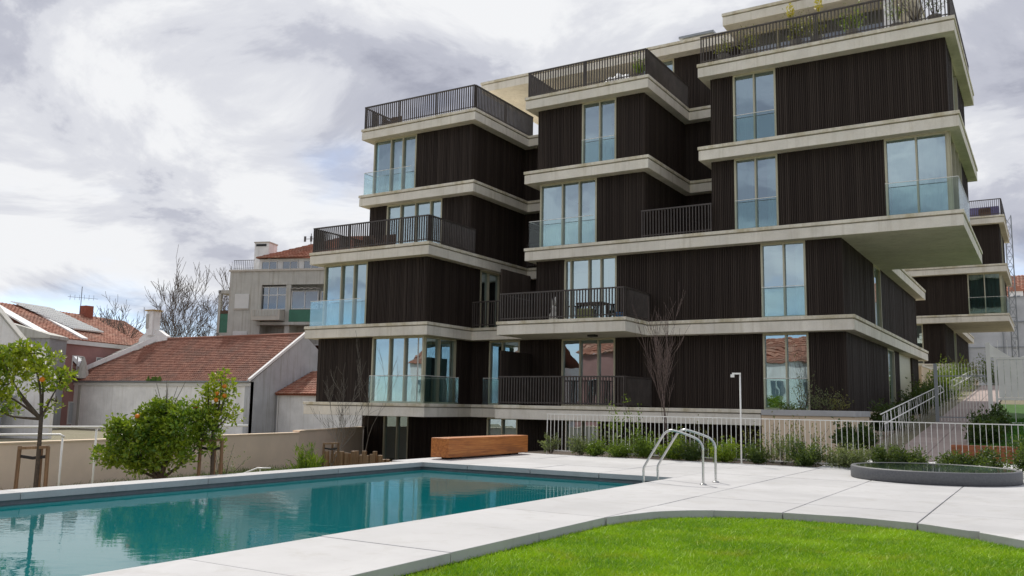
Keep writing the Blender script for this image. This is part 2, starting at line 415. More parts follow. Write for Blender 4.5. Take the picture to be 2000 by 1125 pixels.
# ------------------------------------------------------------------ the setting: ground, lawn, deck, pool, path
def rise(v): return max(0., v-24)*.078 if v < 64 else 3.12
def ground_z(u, v):
    if u > -5.6 and v > 21.2: return rise(v) - .03
    return -1.25
def build_ground():
    us = [-3000, -600, -200, -120, -80, -50, -30, -20, -13, -5.62, -5.6, -4.6, -3, -1, 1, 4, 8, 16, 40, 120, 400, 3000]
    vs = [-3000, -400, -100, -40, -10, 0, 8, 16, 21.18, 21.2, 23, 24, 28, 34, 40, 48, 56, 64, 66, 90, 140, 300, 900, 3000]
    V = [(u, v, ground_z(u, v)) for v in vs for u in us]; n = len(us)
    F = [(j*n+i, j*n+i+1, (j+1)*n+i+1, (j+1)*n+i) for j in range(len(vs)-1) for i in range(n-1)]
    mb = MB(); mb.v, mb.f = V, F
    tag(mb.build('ground', 'ground_cover'), kind='structure')
build_ground()
# lawn edge measured on the deck: for u right of the coping the deck begins at v = lawn_v(u)
EDGE = [(-4.60, 9.35), (-4.52, 10.0), (-4.36, 10.62), (-4.08, 11.02), (-3.75, 11.30), (-3.35, 11.50), (-2.97, 11.62), (-2.2, 11.72), (-1.41, 11.60), (-.85, 11.25), (-.34, 10.80), (.3, 10.15), (1.2, 9.1), (2.2, 7.7), (3.4, 5.8)]
def lawn_v(u):
    if u <= EDGE[0][0]: return -1e9
    for (a, b), (c, d) in zip(EDGE, EDGE[1:]):
        if a <= u <= c: return b + (d-b)*(u-a)/(c-a)
    return -1e9
def build_lawn():
    fine = [Vector((a, b, 0)) for a, b in EDGE]; p = smooth_path(fine, 4)
    pts = [(q.x+.012, q.y-.012) for q in p] + [(3.4, -14), (-4.588, -14)]
    tag(MB().prism(pts, -1.2, -.132).build('lawn', 'grass'), kind='structure')
    def area(n):
        u = rng.uniform(-4.59, 3.3, n*2); v = 3.2 + (11.8-3.2)*rng.uniform(0, 1, n*2)**.75
        ok = np.array([lawn_v(a) - .012 > b for a, b in zip(u, v)])
        # keep to what a camera near the photograph's can see
        f = -math.sin(YAW)*u + math.cos(YAW)*v; r = math.cos(YAW)*u + math.sin(YAW)*v
        ok &= (r > -.85*f) & (r < .78*f+.4) & (f > 3)
        u, v = u[ok][:n], v[ok][:n]; return np.stack([u, v, np.full(len(u), -.136)], 1)
    grass('lawn_grass', area, 330000, .062, 'grass', None, 'short bright green grass of the curved lawn in the foreground')
build_lawn()
T = 1.577; U0, V0 = -6.18, 16.0
def build_deck():
    deck = MB().prism([(-13.0, 16.42), (-13.0, 21.2), (9, 21.2), (9, 12.2), (-2.2, 12.2), (-4.75, 12.0), (-6.1, 12.0), (-6.1, 16.42)], -1.2, -.105).build('deck', 'stone_grey')
    tag(deck, kind='structure')
    g = .008; th = .10
    cells = []
    ul = [U0 + T*k for k in range(-5, 8)]; vl = [V0 + T*k for k in range(-12, 4)]
    for a in ul:
        for b in vl:
            u0, u1, v0, v1 = a+g, a+T-g, b+g*.6, b+T-g*.6
            if v1 > 21.2: v1 = 21.2
            if v1 - v0 < .1: continue
            if u1 < U0+.02 and v0 < V0-.05: continue            # the pool
            u0 = max(u0, -13.0)
            if u1 - u0 < .1: continue
            if u0 > U0 + T - .1:                                 # right of the coping: trimmed by the lawn
                N = 14; lo = []
                for k in range(N+1):
                    u = u0 + (u1-u0)*k/N; lo.append((u, max(v0, lawn_v(u))))
                if max(v1-q[1] for q in lo) < .04 or u0 > 3.2: 
                    if u0 > 3.2 and v0 > 11: cells.append([(u0, v0), (u1, v0), (u1, v1), (u0, v1)])
                    continue
                lo = [q for q in lo if q[1] < v1-.01]
                if len(lo) < 2: continue
                cells.append(lo + [(lo[-1][0], v1), (lo[0][0], v1)])
            elif v0 >= V0-.05 or u0 >= U0-.02: cells.append([(u0, v0), (u1, v0), (u1, v1), (u0, v1)])
    for c in cells:
        MB().prism(c, -th + random.uniform(-.002, .002), random.uniform(-.0025, .0025)).build('paving_slab', 'paving', deck, bevel=.006)
    # left coping of the pool, one narrow slab after another
    L = 2*T
    for k in range(-8, 1):
        v1 = V0 + .42 + k*L; v0 = v1 - L
        MB().box(-12.60, -12.12, v0+.005, v1-.005, -th, random.uniform(-.002, .002)).build('coping_slab', 'paving', deck, bevel=.006)
    return deck
deck = build_deck()
def build_pool():
    b = MB()
    u0, u1, v0, v1 = -12.12, U0, -12, V0
    w = .3
    tag(MB().box(u0-w, u1+w, v0-w, v1+w, -1.9, -1.45).build('pool', 'mosaic'), kind='structure')
    pool = bpy.data.objects['pool']
    o = .06                                              # the coping overhangs the basin wall and shades the waterline
    for nm, mt, z0, z1 in (('basin_wall', 'mosaic', -1.449, -.19), ('waterline_band', 'pool_band', -.19, -.108)):
        m = MB(); m.box(u0-w, u0-o, v0-w, v1+w, z0, z1); m.box(u1+o, u1+w, v0-w, v1+w, z0, z1)
        m.box(u0-o, u1+o, v1+o, v1+w, z0, z1); m.box(u0-o, u1+o, v0-w, v0-o, z0, z1); m.build(nm, mt, pool)
    MB().box(-7.3, -6.2, 5.15, 5.85, -.42, -.28).build('underwater_step', 'white_paint', pool)
    wt = MB().face((u0-.059, v0-.059, -.165), (u1+.059, v0-.059, -.165), (u1+.059, v1+.059, -.165), (u0-.059, v1+.059, -.165)).build('water', 'water')
    tag(wt, kind='structure')
    # retaining face of the terrace along the lower garden
    tag(MB().box(-12.62, -12.43, -12, 16.42, -1.25, -.103).build('terrace_wall', 'rendered_beige'), 'low rendered retaining wall under the left pool coping', 'wall')
build_pool()
def build_path():
    p = MB(); n = 30
    for k in range(n):
        v0 = 22.2 + k*1.35; p.solid([(-3.75, v0, rise(v0)+.015), (-2.15, v0, rise(v0)+.015), (-2.15, v0+1.35, rise(v0+1.35)+.015), (-3.75, v0+1.35, rise(v0+1.35)+.015)], (0, 0, -.5))
    path = tag(p.build('path', 'soil'), kind='structure')
    for k in range(n):
        v0 = 22.2 + k*1.35; z = rise(v0+.6)
        za, zb = rise(v0+.006), rise(v0+1.344)
        for a, b in ((-3.75, -2.95), (-2.94, -2.15)):
            MB().solid([(a+.004, v0+.006, za+.03), (b-.004, v0+.006, za+.03), (b-.004, v0+1.344, zb+.03), (a+.004, v0+1.344, zb+.03)], (0, 0, -.05)).build('paving_slab', 'path_stone', path)
    # the second lawn beside the path
    pts = [(-1.75, 23.4), (-2.12, 25.5), (-2.1, 46), (14, 46), (14, 22.6), (-.9, 22.6)]
    V = [(u, v, rise(v)+.01) for u, v in pts]
    g = MB()
    vs = [22.6, 23.4, 24, 25.5, 46]; 
    left = {22.6: -.9, 23.4: -1.75, 24: -1.85, 25.5: -2.12, 46: -2.1}
    for a, b in zip(vs, vs[1:]): g.face((left[a], a, rise(a)+.01), (14, a, rise(a)+.01), (14, b, rise(b)+.01), (left[b], b, rise(b)+.01))
    tag(g.build('lawn', 'grass_lush'), kind='structure')
    def area(n):
        v = rng.uniform(22.7, 38, n); u = rng.uniform(-2.1, 4.5, n); ok = u > np.interp(v, vs, [left[x] for x in vs]); u, v = u[ok], v[ok]
        return np.stack([u, v, np.maximum(0, v-24)*.078 + .01], 1)
    grass('lawn_grass', area, 45000, .07, 'grass_lush', None, 'lush green grass of the upper lawn behind the white fence')
    # gravel bed in front of that lawn, and the planting bed behind the deck
    m = MB(); N = 24
    prof = [(21.21, -.05), (21.35, .06), (21.7, .20), (22.2, .24), (22.7, .06), (23.2, -.1)]
    for i in range(N):
        u0 = -4.7 + i*.45; u1 = u0+.45
        def zz(u, z): return z*(1 + .25*math.sin(u*3.1)) if z > 0 else z
        s0 = min(1, max(0.15, (u0+4.7)/1.6)); s1 = min(1, max(0.15, (u1+4.7)/1.6))
        for (a, za), (b, zb) in zip(prof, prof[1:]): m.face((u0, a, zz(u0, za)*s0), (u1, a, zz(u1, za)*s1), (u1, b, zz(u1, zb)*s1), (u0, b, zz(u0, zb)*s0))
    tag(m.build('gravel_bed', 'gravel_white', None, True), kind='structure')
    tag(MB().box(-13.0, -4.7, 21.21, 23.1, -1.3, -.02).build('planting_bed', 'soil'), kind='structure')
build_path()
# ------------------------------------------------------------------ the apartment buildings
LC, LB, LA, LD, LE, LF = 1.3, 4.5, 7.7, 10.9, 14.1, 17.3
TH = .52                                                # depth of a slab edge
class Wall:
    """a wall plane: 'u' faces -v at v = fix, 'v' faces +u at u = fix"""
    def __init__(s, ax, fix): s.ax, s.fix = ax, fix
    def box(s, mb, a0, a1, d0, d1, z0, z1):
        if s.ax == 'u': mb.box(a0, a1, s.fix-d1, s.fix-d0, z0, z1)
        else: mb.box(s.fix+d0, s.fix+d1, a0, a1, z0, z1)
    def pt(s, a, d, z): return (a, s.fix-d, z) if s.ax == 'u' else (s.fix+d, a, z)
    def quad(s, mb, a0, a1, d, z0, z1):
        q = [s.pt(a0, d, z0), s.pt(a1, d, z0), s.pt(a1, d, z1), s.pt(a0, d, z1)]
        mb.face(*q)
def slab(B, pts, z, dv=0, soffit=True):
    pts = [(a, b+dv) for a, b in pts]
    o = MB().prism(pts, z-TH, z-.158).build('floor_slab', 'concrete', B, bevel=.012)
    # the drip cap sits a little proud above a shadow groove
    a = sum(pts[k][0]*pts[(k+1) % len(pts)][1] - pts[(k+1) % len(pts)][0]*pts[k][1] for k in range(len(pts)))
    if a < 0: pts = pts[::-1]
    def off(d):
        out = []; n = len(pts)
        for k in range(n):
            p, q, r = Vector(pts[k-1]), Vector(pts[k]), Vector(pts[(k+1) % n])
            e1, e2 = (q-p).normalized(), (r-q).normalized(); n1, n2 = Vector((e1.y, -e1.x)), Vector((e2.y, -e2.x))
            out.append(tuple(q + (n1+n2)/(1+n1.dot(n2))*d))
        return out
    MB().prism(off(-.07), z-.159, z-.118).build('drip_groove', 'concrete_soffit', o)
    MB().prism(off(.03), z-.119, z).build('edge_cap', 'concrete_cap', o, bevel=.01)
    return o
def clad(B, ax, a0, a1, fix, z, h=3.2-TH, dv=0):
    if ax == 'u': fix += dv
    else: a0 += dv; a1 += dv
    W = Wall(ax, fix); mb = MB(); W.box(mb, a0, a1, -.14, -.012, z, z+h+.06)
    a = a0
    while a < a1-.01:
        w = random.choice((.035, .04, .045, .05)); w = min(w, a1-a); d = random.choice((.024, .030, .034))
        W.box(mb, a, a+w, -.012, d, z+.004, z+h+.05); a += w + random.choice((.018, .024, .03))
    o = mb.build('cladding', 'cladding', B); o['kind'] = 'stuff'; return o
def curtain(W, a0, a1, z0, z1, parent, d=-.34):
    n = max(8, int((a1-a0)/.045)); mb = MB(); pts = []
    for k in range(n+1):
        a = a0 + (a1-a0)*k/n; pts.append((a, d + .045*math.sin(k*1.15) + .02*math.sin(k*.37)))
    for (a, x), (b, y) in zip(pts, pts[1:]): mb.face(W.pt(a, x, z0), W.pt(b, y, z0), W.pt(b, y, z1), W.pt(a, x, z1))
    mb.build('curtain', 'curtain_white', parent, True)
def window(B, ax, edges, fix, z, h=3.2-TH, dv=0, cur=(), rail=None, rail_off=.30, glass='glass'):
    if ax == 'u': fix += dv
    else: edges = [e+dv for e in edges]
    W = Wall(ax, fix); fr = MB(); z1 = z+h; t = .055
    W.box(fr, edges[0], edges[-1], -.12, .03, z, z+.07); W.box(fr, edges[0], edges[-1], -.12, .03, z1-.075, z1+.03)
    for i, e in enumerate(edges):
        w = t if 0 < i < len(edges)-1 else t*1.25
        a = e if i == 0 else e-w if i == len(edges)-1 else e-w/2
        W.box(fr, a, a+w, -.115, .034 + (.03 if 0 < i < len(edges)-1 else .012), z+.071, z1-.076)
    o = fr.build('window', 'frame_metal', B)
    for a, b in zip(edges, edges[1:]):
        mb = MB(); W.quad(mb, a+.02, b-.02, -.05, z+.06, z1-.06); mb.build('pane', glass, o)
    for a, b in cur:
        x0 = edges[0] + (edges[-1]-edges[0])*a; x1 = edges[0] + (edges[-1]-edges[0])*b
        curtain(W, x0, x1, z+.05, z1-.02, o)
    if rail:
        glass_rail(B, ax, rail[0]+(dv if ax == 'v' else 0), rail[1]+(dv if ax == 'v' else 0), fix, z, rail_off)
    return o
def glass_rail(B, ax, a0, a1, fix, z, off):
    W = Wall(ax, fix); mb = MB(); W.box(mb, a0, a1, off, off+.018, z-.02, z+1.08)
    o = mb.build('glass_balustrade', 'glass_rail', B)
    mb = MB(); W.box(mb, a0, a1, off-.003, off+.021, z+1.081, z+1.10); mb.build('top_edge', 'white_metal', o)
BAL = {}
def baluster_mesh():
    if 'm' not in BAL: BAL['m'] = MB().box(-.017, .017, -.025, .025, 0, 1.0).mesh('baluster', 'dark_metal')
    return BAL['m']
def railing(B, runs, z, label=None):
    """runs: (ax, a0, a1, fix, single) - single: each baluster an object of its own"""
    mb = MB(); z += .0
    for ax, a0, a1, fix, single in runs:
        W = Wall(ax, fix); W.box(mb, a0, a1, -.035, .035, z+1.05, z+1.10); W.box(mb, a0, a1, -.012, .012, z+.09, z+.125)
        n = max(1, round((a1-a0)/2.2))
        for k in range(n+1):
            a = a0 + .03 + (a1-a0-.06)*k/n; W.box(mb, a-.02, a+.02, -.028, .028, z, z+1.049)
    o = mb.build('railing', 'dark_metal', B)
    for ax, a0, a1, fix, single in runs:
        W = Wall(ax, fix); n = int((a1-a0)/.118); row = MB()
        for k in range(1, n):
            a = a0 + (a1-a0)*k/n
            if single:
                c = bpy.data.objects.new('baluster', baluster_mesh()); link(c, o); c.location = W.pt(a, 0, z+.052)
                if ax == 'v': c.rotation_euler = (0, 0, math.pi/2)
            else: W.box(row, a-.017, a+.017, -.025, .025, z+.052, z+1.052)
        if not single and row.v: tag(row.build('baluster_row', 'dark_metal', o), kind='stuff')
    return o
def panel(B, name, mat, ax, a0, a1, fix, z0, z1, t=.06):
    W = Wall(ax, fix); mb = MB(); W.box(mb, a0, a1, -t/2, t/2, z0, z1)
    a = a0+.02
    while a < a1-.05: W.box(mb, a, a+.055, t/2-.001, t/2+.025, z0+.03, z1-.03); a += .085
    return mb.build(name, mat, B)
def core(B, u0, u1, v0, v1, z, h=3.2-TH):
    mb = MB(); mb.box(u0, u1, v0, v0+.1, z, z+h); mb.box(u0, u0+.1, v0, v1, z, z+h); mb.box(u1-.1, u1, v0, v1, z, z+h)
    mb.build('inner_wall', 'interior', B)

def tower_right(B, dv=0, lower=True):
    """the right tower of the terrace: three storeys above the long cantilever"""
    # upper storey
    slab(B, [(-10.7, 30.4), (-2.07, 30.4), (-2.07, 38.6), (-10.7, 38.6)] if dv else E_PTS, LE, dv)
    slab(B, [(-10.7, 30.4), (-2.07, 30.4), (-2.07, 38.3), (-10.7, 38.3)] if dv else D_PTS, LD, dv)
    slab(B, [(-10.7, 30.55), (-2.1, 30.55), (-2.1, 39.1), (-5.46, 39.1), (-5.46, 50.6), (-10.7, 50.6)] if dv else A_PTS, LA, dv)
    for z in (LD, LA):
        clad(B, 'u', -10.36, -9.5, 30.85, z, dv=dv)
        window(B, 'u', [-9.5, -8.72, -7.93], 30.85, z, dv=dv, cur=[(.0, .38), (.7, 1.)] if z == LA else [(.05, .5)], rail=(-9.46, -7.97), rail_off=.12)
    clad(B, 'u', -7.93, -2.42, 30.85, LD, dv=dv)
    clad(B, 'u', -7.93, -4.38, 30.85, LA, dv=dv)
    clad(B, 'v', 30.85, 33.0, -2.42, LD, dv=dv); window(B, 'v', [33.0, 34.7], -2.42, LD, dv=dv, cur=[(0, .5)]); clad(B, 'v', 34.7, 38.0, -2.42, LD, dv=dv)
    window(B, 'u', [-4.38, -3.4, -2.42], 30.85, LA, dv=dv, cur=[(.06, .94)], rail=(-4.36, -2.2), rail_off=.26)
    window(B, 'v', [30.86, 32.1, 33.4, 34.8], -2.42, LA, dv=dv, cur=[(.15, .6)])
    glass_rail(B, 'v', 30.6+dv, 34.8+dv, -2.42, LA, .22)
    clad(B, 'v', 34.8, 37.9, -2.42, LA, dv=dv)
    core(B, -10.2, -5.6, 33.9+dv, 38+dv, LD); core(B, -10.2, -5.4, 33.9+dv, 38+dv, LA)
    mb = MB(); mb.box(-10.4, -2.44, 37.9+dv, 38.1+dv, LA, LE-TH); mb.build('rear_wall', 'cladding', B)
    railing(B, [('u', -10.62, -2.2, 30.5+dv, dv == 0), ('v', 30.55+dv, 38.4+dv, -2.2, False)], LE+.0)
# slab outlines, left to right along the front
E_PTS = [(-27.2, 46), (-27.2, 30.4), (-20.75, 30.4), (-20.75, 35.0), (-18.2, 35.0), (-18.2, 30.4), (-12.7, 30.4), (-12.7, 34.95), (-10.7, 34.95), (-10.7, 30.4), (-2.07, 30.4), (-2.07, 38.6), (-6, 38.6), (-6, 46)]
D_PTS = [(a, 38.3 if b == 38.6 else b) for a, b in E_PTS]
A_PTS = [(-27.2, 46), (-27.2, 27.4), (-20.78, 27.4), (-20.78, 35.1), (-18.22, 35.1), (-18.22, 30.55), (-2.1, 30.55), (-2.1, 39.1), (-5.46, 39.1), (-5.46, 50.6), (-9, 50.6), (-9, 46)]
B_PTS = [(-27.35, 46), (-27.35, 27.45), (-20.78, 27.45), (-20.78, 30.6), (-18.25, 30.6), (-18.25, 28.58), (-12.83, 28.58), (-12.83, 30.65), (-5.49, 30.65), (-5.49, 50.9), (-9, 50.9), (-9, 46)]
C_PTS = [(-27.15, 46), (-27.15, 27.4), (-20.75, 27.4), (-20.75, 30.6), (-18.25, 30.6), (-18.25, 28.55), (-8.06, 28.55), (-8.06, 31.15), (-5.93, 31.15), (-5.93, 50), (-9, 50), (-9, 46)]
F_PTS = [(-23.6, 45), (-23.6, 35.05), (-10.66, 35.05), (-10.66, 33.35), (-3.6, 33.35), (-3.6, 45)]
def build_main():
    B = empty('apartment_building', (-14, 36, -1.25), 'large stepped apartment block with dark slatted cladding and pale concrete floor edges', 'apartment building', 'stepped dark apartment blocks')
    tower_right(B)
    slab(B, B_PTS, LB); slab(B, C_PTS, LC); slab(B, F_PTS, LF)
    # ---- left tower
    window(B, 'u', [-26.78, -25.73, -25.03, -24.25], 30.87, LD, cur=[(.0, .5), (.62, .8)], rail=(-27.05, -24.28), rail_off=.33)
    glass_rail(B, 'v', 30.56, 33.4, -27.08, LD, -.01)
    clad(B, 'u', -24.25, -21.2, 30.87, LD); clad(B, 'v', 30.87, 35.45, -21.2, LD)
    clad(B, 'u', -26.9, -25.86, 30.87, LA); window(B, 'u', [-25.86, -25.03, -24.18, -23.33, -22.7], 30.87, LA, cur=[(.05, .25), (.45, .8)])
    clad(B, 'u', -22.7, -21.2, 30.87, LA); clad(B, 'v', 30.87, 35.45, -21.2, LA)
    window(B, 'u', [-26.72, -25.72, -25.0, -24.27], 27.87, LB, cur=[(.02, .3), (.6, 1.)], rail=(-27.15, -24.3), rail_off=.33)
    glass_rail(B, 'v', 27.56, 30.6, -27.18, LB, -.01)
    clad(B, 'u', -24.27, -21.2, 27.87, LB); clad(B, 'v', 27.87, 31.75, -21.2, LB)
    window(B, 'v', [31.75, 32.4, 33.3], -21.2, LB, cur=[(0, .4)]); clad(B, 'v', 33.3, 35.45, -21.2, LB)
    clad(B, 'u', -26.9, -23.86, 27.87, LC); window(B, 'u', [-23.86, -22.92, -22.15, -21.2], 27.87, LC, cur=[(.0, .36)], rail=(-23.8, -20.98), rail_off=.2)
    window(B, 'v', [27.88, 28.85, 30.02], -21.2, LC, cur=[(.0, .45), (.6, 1.)]); glass_rail(B, 'v', 27.67, 30.0, -21.2, LC, .2)
    clad(B, 'v', 30.02, 31.2, -21.2, LC)
    for z, v in ((LD, 30.87), (LA, 30.87), (LB, 27.87), (LC, 27.87)):
        core(B, -26.6 if z in (LA, LC) else -24.2, -21.35, v+2.9, 36, z)
        mb = MB(); W = Wall('v', -26.95); W.box(mb, v+2.6, 46, 0, .14, z, z+2.7); mb.build('side_wall', 'cladding', B)
    mb = MB(); mb.box(-27.02, -26.88, 28.0, 30.6, LC, LC+2.7); mb.box(-27.02, -26.88, 31, 33.6, LA, LA+2.7); mb.build('side_wall', 'cladding', B)
    for z, v0 in ((LD, 30.9), (LB, 27.9)):          # glass that turns the corner
        mb = MB(); mb.face((-26.8, v0, z), (-26.8, v0+2.6, z), (-26.8, v0+2.6, z+2.68), (-26.8, v0, z+2.68)); mb.build('corner_pane', 'glass', B)
    railing(B, [('u', -27.12, -20.83, 30.48, True), ('v', 30.52, 35.5, -20.83, False), ('v', 30.52, 35.5, -27.12, False)], LE)
    railing(B, [('u', -27.12, -20.86, 27.48, True), ('v', 27.52, 30.8, -20.86, False), ('v', 27.52, 30.8, -27.12, False)], LA)
    railing(B, [('u', -20.72, -18.3, 30.5, False)], LB)
    # ---- recesses between the towers
    for z in (LD, LA, LB): clad(B, 'u', -21.2, -17.8, 35.45, z)
    railing(B, [('u', -20.7, -18.25, 34.9, False)], LA)
    for z in (LD, LA): clad(B, 'u', -13.08, -10.36, 35.4, z)
    # ---- middle tower
    clad(B, 'u', -17.82, -15.76, 30.87, LD); window(B, 'u', [-15.76, -14.96, -14.24], 30.87, LD, cur=[(.4, .75)], rail=(-15.72, -14.28), rail_off=.12)
    clad(B, 'u', -14.24, -13.08, 30.87, LD); clad(B, 'v', 30.87, 35.4, -13.08, LD)
    window(B, 'u', [-17.68, -16.63, -15.86, -15.08], 30.87, LA, cur=[(.04, .42), (.8, 1.)], rail=(-18.0, -15.1), rail_off=.33)
    mb = MB(); mb.face((-17.7, 30.9, LA), (-17.7, 33.2, LA), (-17.7, 33.2, LA+2.68), (-17.7, 30.9, LA+2.68)); mb.build('corner_pane', 'glass', B)
    glass_rail(B, 'v', 30.56, 33.0, -18.03, LA, -.01)
    clad(B, 'u', -15.08, -13.08, 30.87, LA); clad(B, 'v', 30.87, 35.4, -13.08, LA)
    railing(B, [('u', -18.12, -12.8, 30.48, True), ('v', 30.52, 35.1, -12.8, False), ('v', 30.52, 35.1, -18.12, False)], LE)
    railing(B, [('u', -13.1, -10.32, 30.68, False)], LA)
    core(B, -17.6, -13.25, 33.8, 36, LD); core(B, -15.2, -13.25, 33.8, 36, LA)
    mb = MB(); mb.box(-17.86, -17.74, 31.0, 46, LD, LE-TH); mb.box(-17.86, -17.74, 33.2, 46, LA, LD-TH); mb.box(-17.9, -17.78, 31.15, 46, LB, LA-TH)
    mb.box(-10.4, -10.28, 31.0, 37.8, LA, LE-TH); mb.build('side_wall', 'cladding', B)
    # ---- long storey under the cantilever
    v = 31.0
    clad(B, 'u', -17.9, -16.58, v, LB); window(B, 'u', [-16.58, -16.28, -15.47, -14.94, -14.27], v, LB, cur=[(.02, .12), (.55, .75)])
    clad(B, 'u', -14.27, -8.64, v, LB); window(B, 'u', [-8.64, -7.83, -7.08], v, LB, cur=[(.72, 1.)], rail=(-8.6, -7.12), rail_off=.12)
    clad(B, 'u', -7.08, -5.9, v, LB)
    clad(B, 'v', v, 37.2, -5.9, LB); window(B, 'v', [37.2, 38.85], -5.9, LB, cur=[(.3, .8)]); clad(B, 'v', 38.85, 50.0, -5.9, LB)
    core(B, -17.7, -6.2, 34.2, 37, LB)
    railing(B, [('u', -18.17, -12.9, 28.66, True), ('v', 28.7, 30.95, -12.9, False), ('v', 28.7, 30.95, -18.17, False)], LB)
    panel(B, 'privacy_screen', 'cladding', 'v', 28.75, 30.95, -18.2, LB+.02, LB+2.1)
    # ---- garden storey on the lowest visible slab
    v = 31.2
    clad(B, 'u', -21.2, -20.26, v, LC); window(B, 'u', [-20.26, -19.6, -18.75], v, LC, cur=[(.3, .75)], rail=(-20.22, -18.3), rail_off=.5)
    clad(B, 'u', -18.75, -16.78, v, LC); window(B, 'u', [-16.78, -15.95, -15.15, -14.42], v, LC); clad(B, 'u', -14.42, -8.68, v, LC)
    window(B, 'u', [-8.68, -7.87, -7.1], v, LC, cur=[(.55, .66)], rail=(-8.64, -7.14), rail_off=.12); clad(B, 'u', -7.1, -5.9, v, LC)
    clad(B, 'v', v, 40.0, -5.9, LC); window(B, 'v', [40.0, 41.8], -5.9, LC, cur=[(.0, .9)]); clad(B, 'v', 41.8, 43.4, -5.9, LC)
    mb = MB(); mb.box(-6.05, -5.96, 43.4, 47.7, LC, LC+2.7); mb.build('entrance_panel', 'frame_metal', B); clad(B, 'v', 47.7, 50.0, -5.9, LC)
    core(B, -20.9, -6.2, 34.4, 37, LC)
    railing(B, [('u', -18.17, -12.9, 28.66, False), ('v', 28.7, 31.1, -12.9, False)], LC)
    panel(B, 'privacy_screen', 'cladding', 'v', 28.8, 31.1, -18.2, LC+.02, LC+2.1)
    # ---- basement storey behind the garden
    z, h = -1.9, 2.68
    clad(B, 'u', -26.95, -25.67, 30.95, z, h); window(B, 'u', [-25.67, -24.9, -24.26], 30.95, z, h, cur=[(.85, 1.)])
    clad(B, 'u', -24.26, -20.14, 30.95, z, h); window(B, 'u', [-20.14, -19.39, -18.65], 30.95, z, h, cur=[(0, .9)])
    clad(B, 'u', -18.65, -16.46, 30.95, z, h); window(B, 'u', [-16.46, -15.7, -14.97], 30.95, z, h, cur=[(0, .4)]); clad(B, 'u', -14.97, -8.06, 30.95, z, h)
    core(B, -26.8, -8.3, 34.2, 37, z, h); mb = MB(); mb.box(-27.0, -26.9, 31.05, 46, z, .75); mb.build('side_wall', 'cladding', B)
    # ---- penthouse under the roof slab
    window(B, 'u', [-21.4, -20.2, -18.9, -17.6], 38.2, LE, cur=[(.5, .9)]); clad(B, 'u', -17.6, -15.3, 38.2, LE)
    clad(B, 'v', 35.6, 38.2, -15.3, LE); window(B, 'u', [-15.2, -14.4, -13.6], 35.6, LE); clad(B, 'u', -13.6, -10.2, 35.6, LE)
    core(B, -21.2, -10.6, 40.5, 44, LE)
    window(B, 'u', [-10.2, -8.8, -7.4, -6.0, -4.6], 34.7, LE, cur=[(.1, .3), (.6, .9)], glass='glass_old')
    mb = MB(); mb.box(-4.6, -4.35, 33.6, 44, LE, LF-TH); mb.build('party_wall', 'white_render', B)
    core(B, -10.0, -4.7, 38.0, 43, LE)
    mb = MB(); mb.box(-23.3, -3.9, 44.6, 44.8, LE, LF-TH); mb.box(-27, -6.2, 45.6, 45.8, -1.9, LE-TH); mb.build('rear_wall', 'cladding', B)
    sk = MB().box(-13.3, -12.0, 35.9, 37.2, LF, LF+.42).build('skylight', 'white_metal', B)
    MB().box(-13.45, -11.85, 35.75, 37.35, LF+.42, LF+.52).build('skylight_lid', 'grey_metal', sk)
    return B
main = build_main()
def build_second():
    B = empty('apartment_building', (-6, 70, 2.9), 'second dark slatted apartment block farther up the slope behind the cantilever', 'apartment building', 'stepped dark apartment blocks')
    dv = 33.5
    tower_right(B, dv)
    slab(B, [(-12, 30.65), (-5.49, 30.65), (-5.49, 50.9), (-12, 50.9)], LB, dv)
    clad(B, 'u', -12, -8.0, 31.0, LB, dv=dv); window(B, 'u', [-8.0, -7.2], 31.0, LB, dv=dv, cur=[(.1, .9)]); clad(B, 'u', -7.2, -5.9, 31.0, LB, dv=dv)
    clad(B, 'v', 31.0, 37.2, -5.9, LB, dv=dv); window(B, 'v', [37.2, 38.9], -5.9, LB, dv=dv); clad(B, 'v', 38.9, 50, -5.9, LB, dv=dv)
    MB().box(-12, -5.2, 31.2+dv-.6, 50+dv, 2.5, LB-TH).build('plinth', 'rendered_sand', B)
build_second()
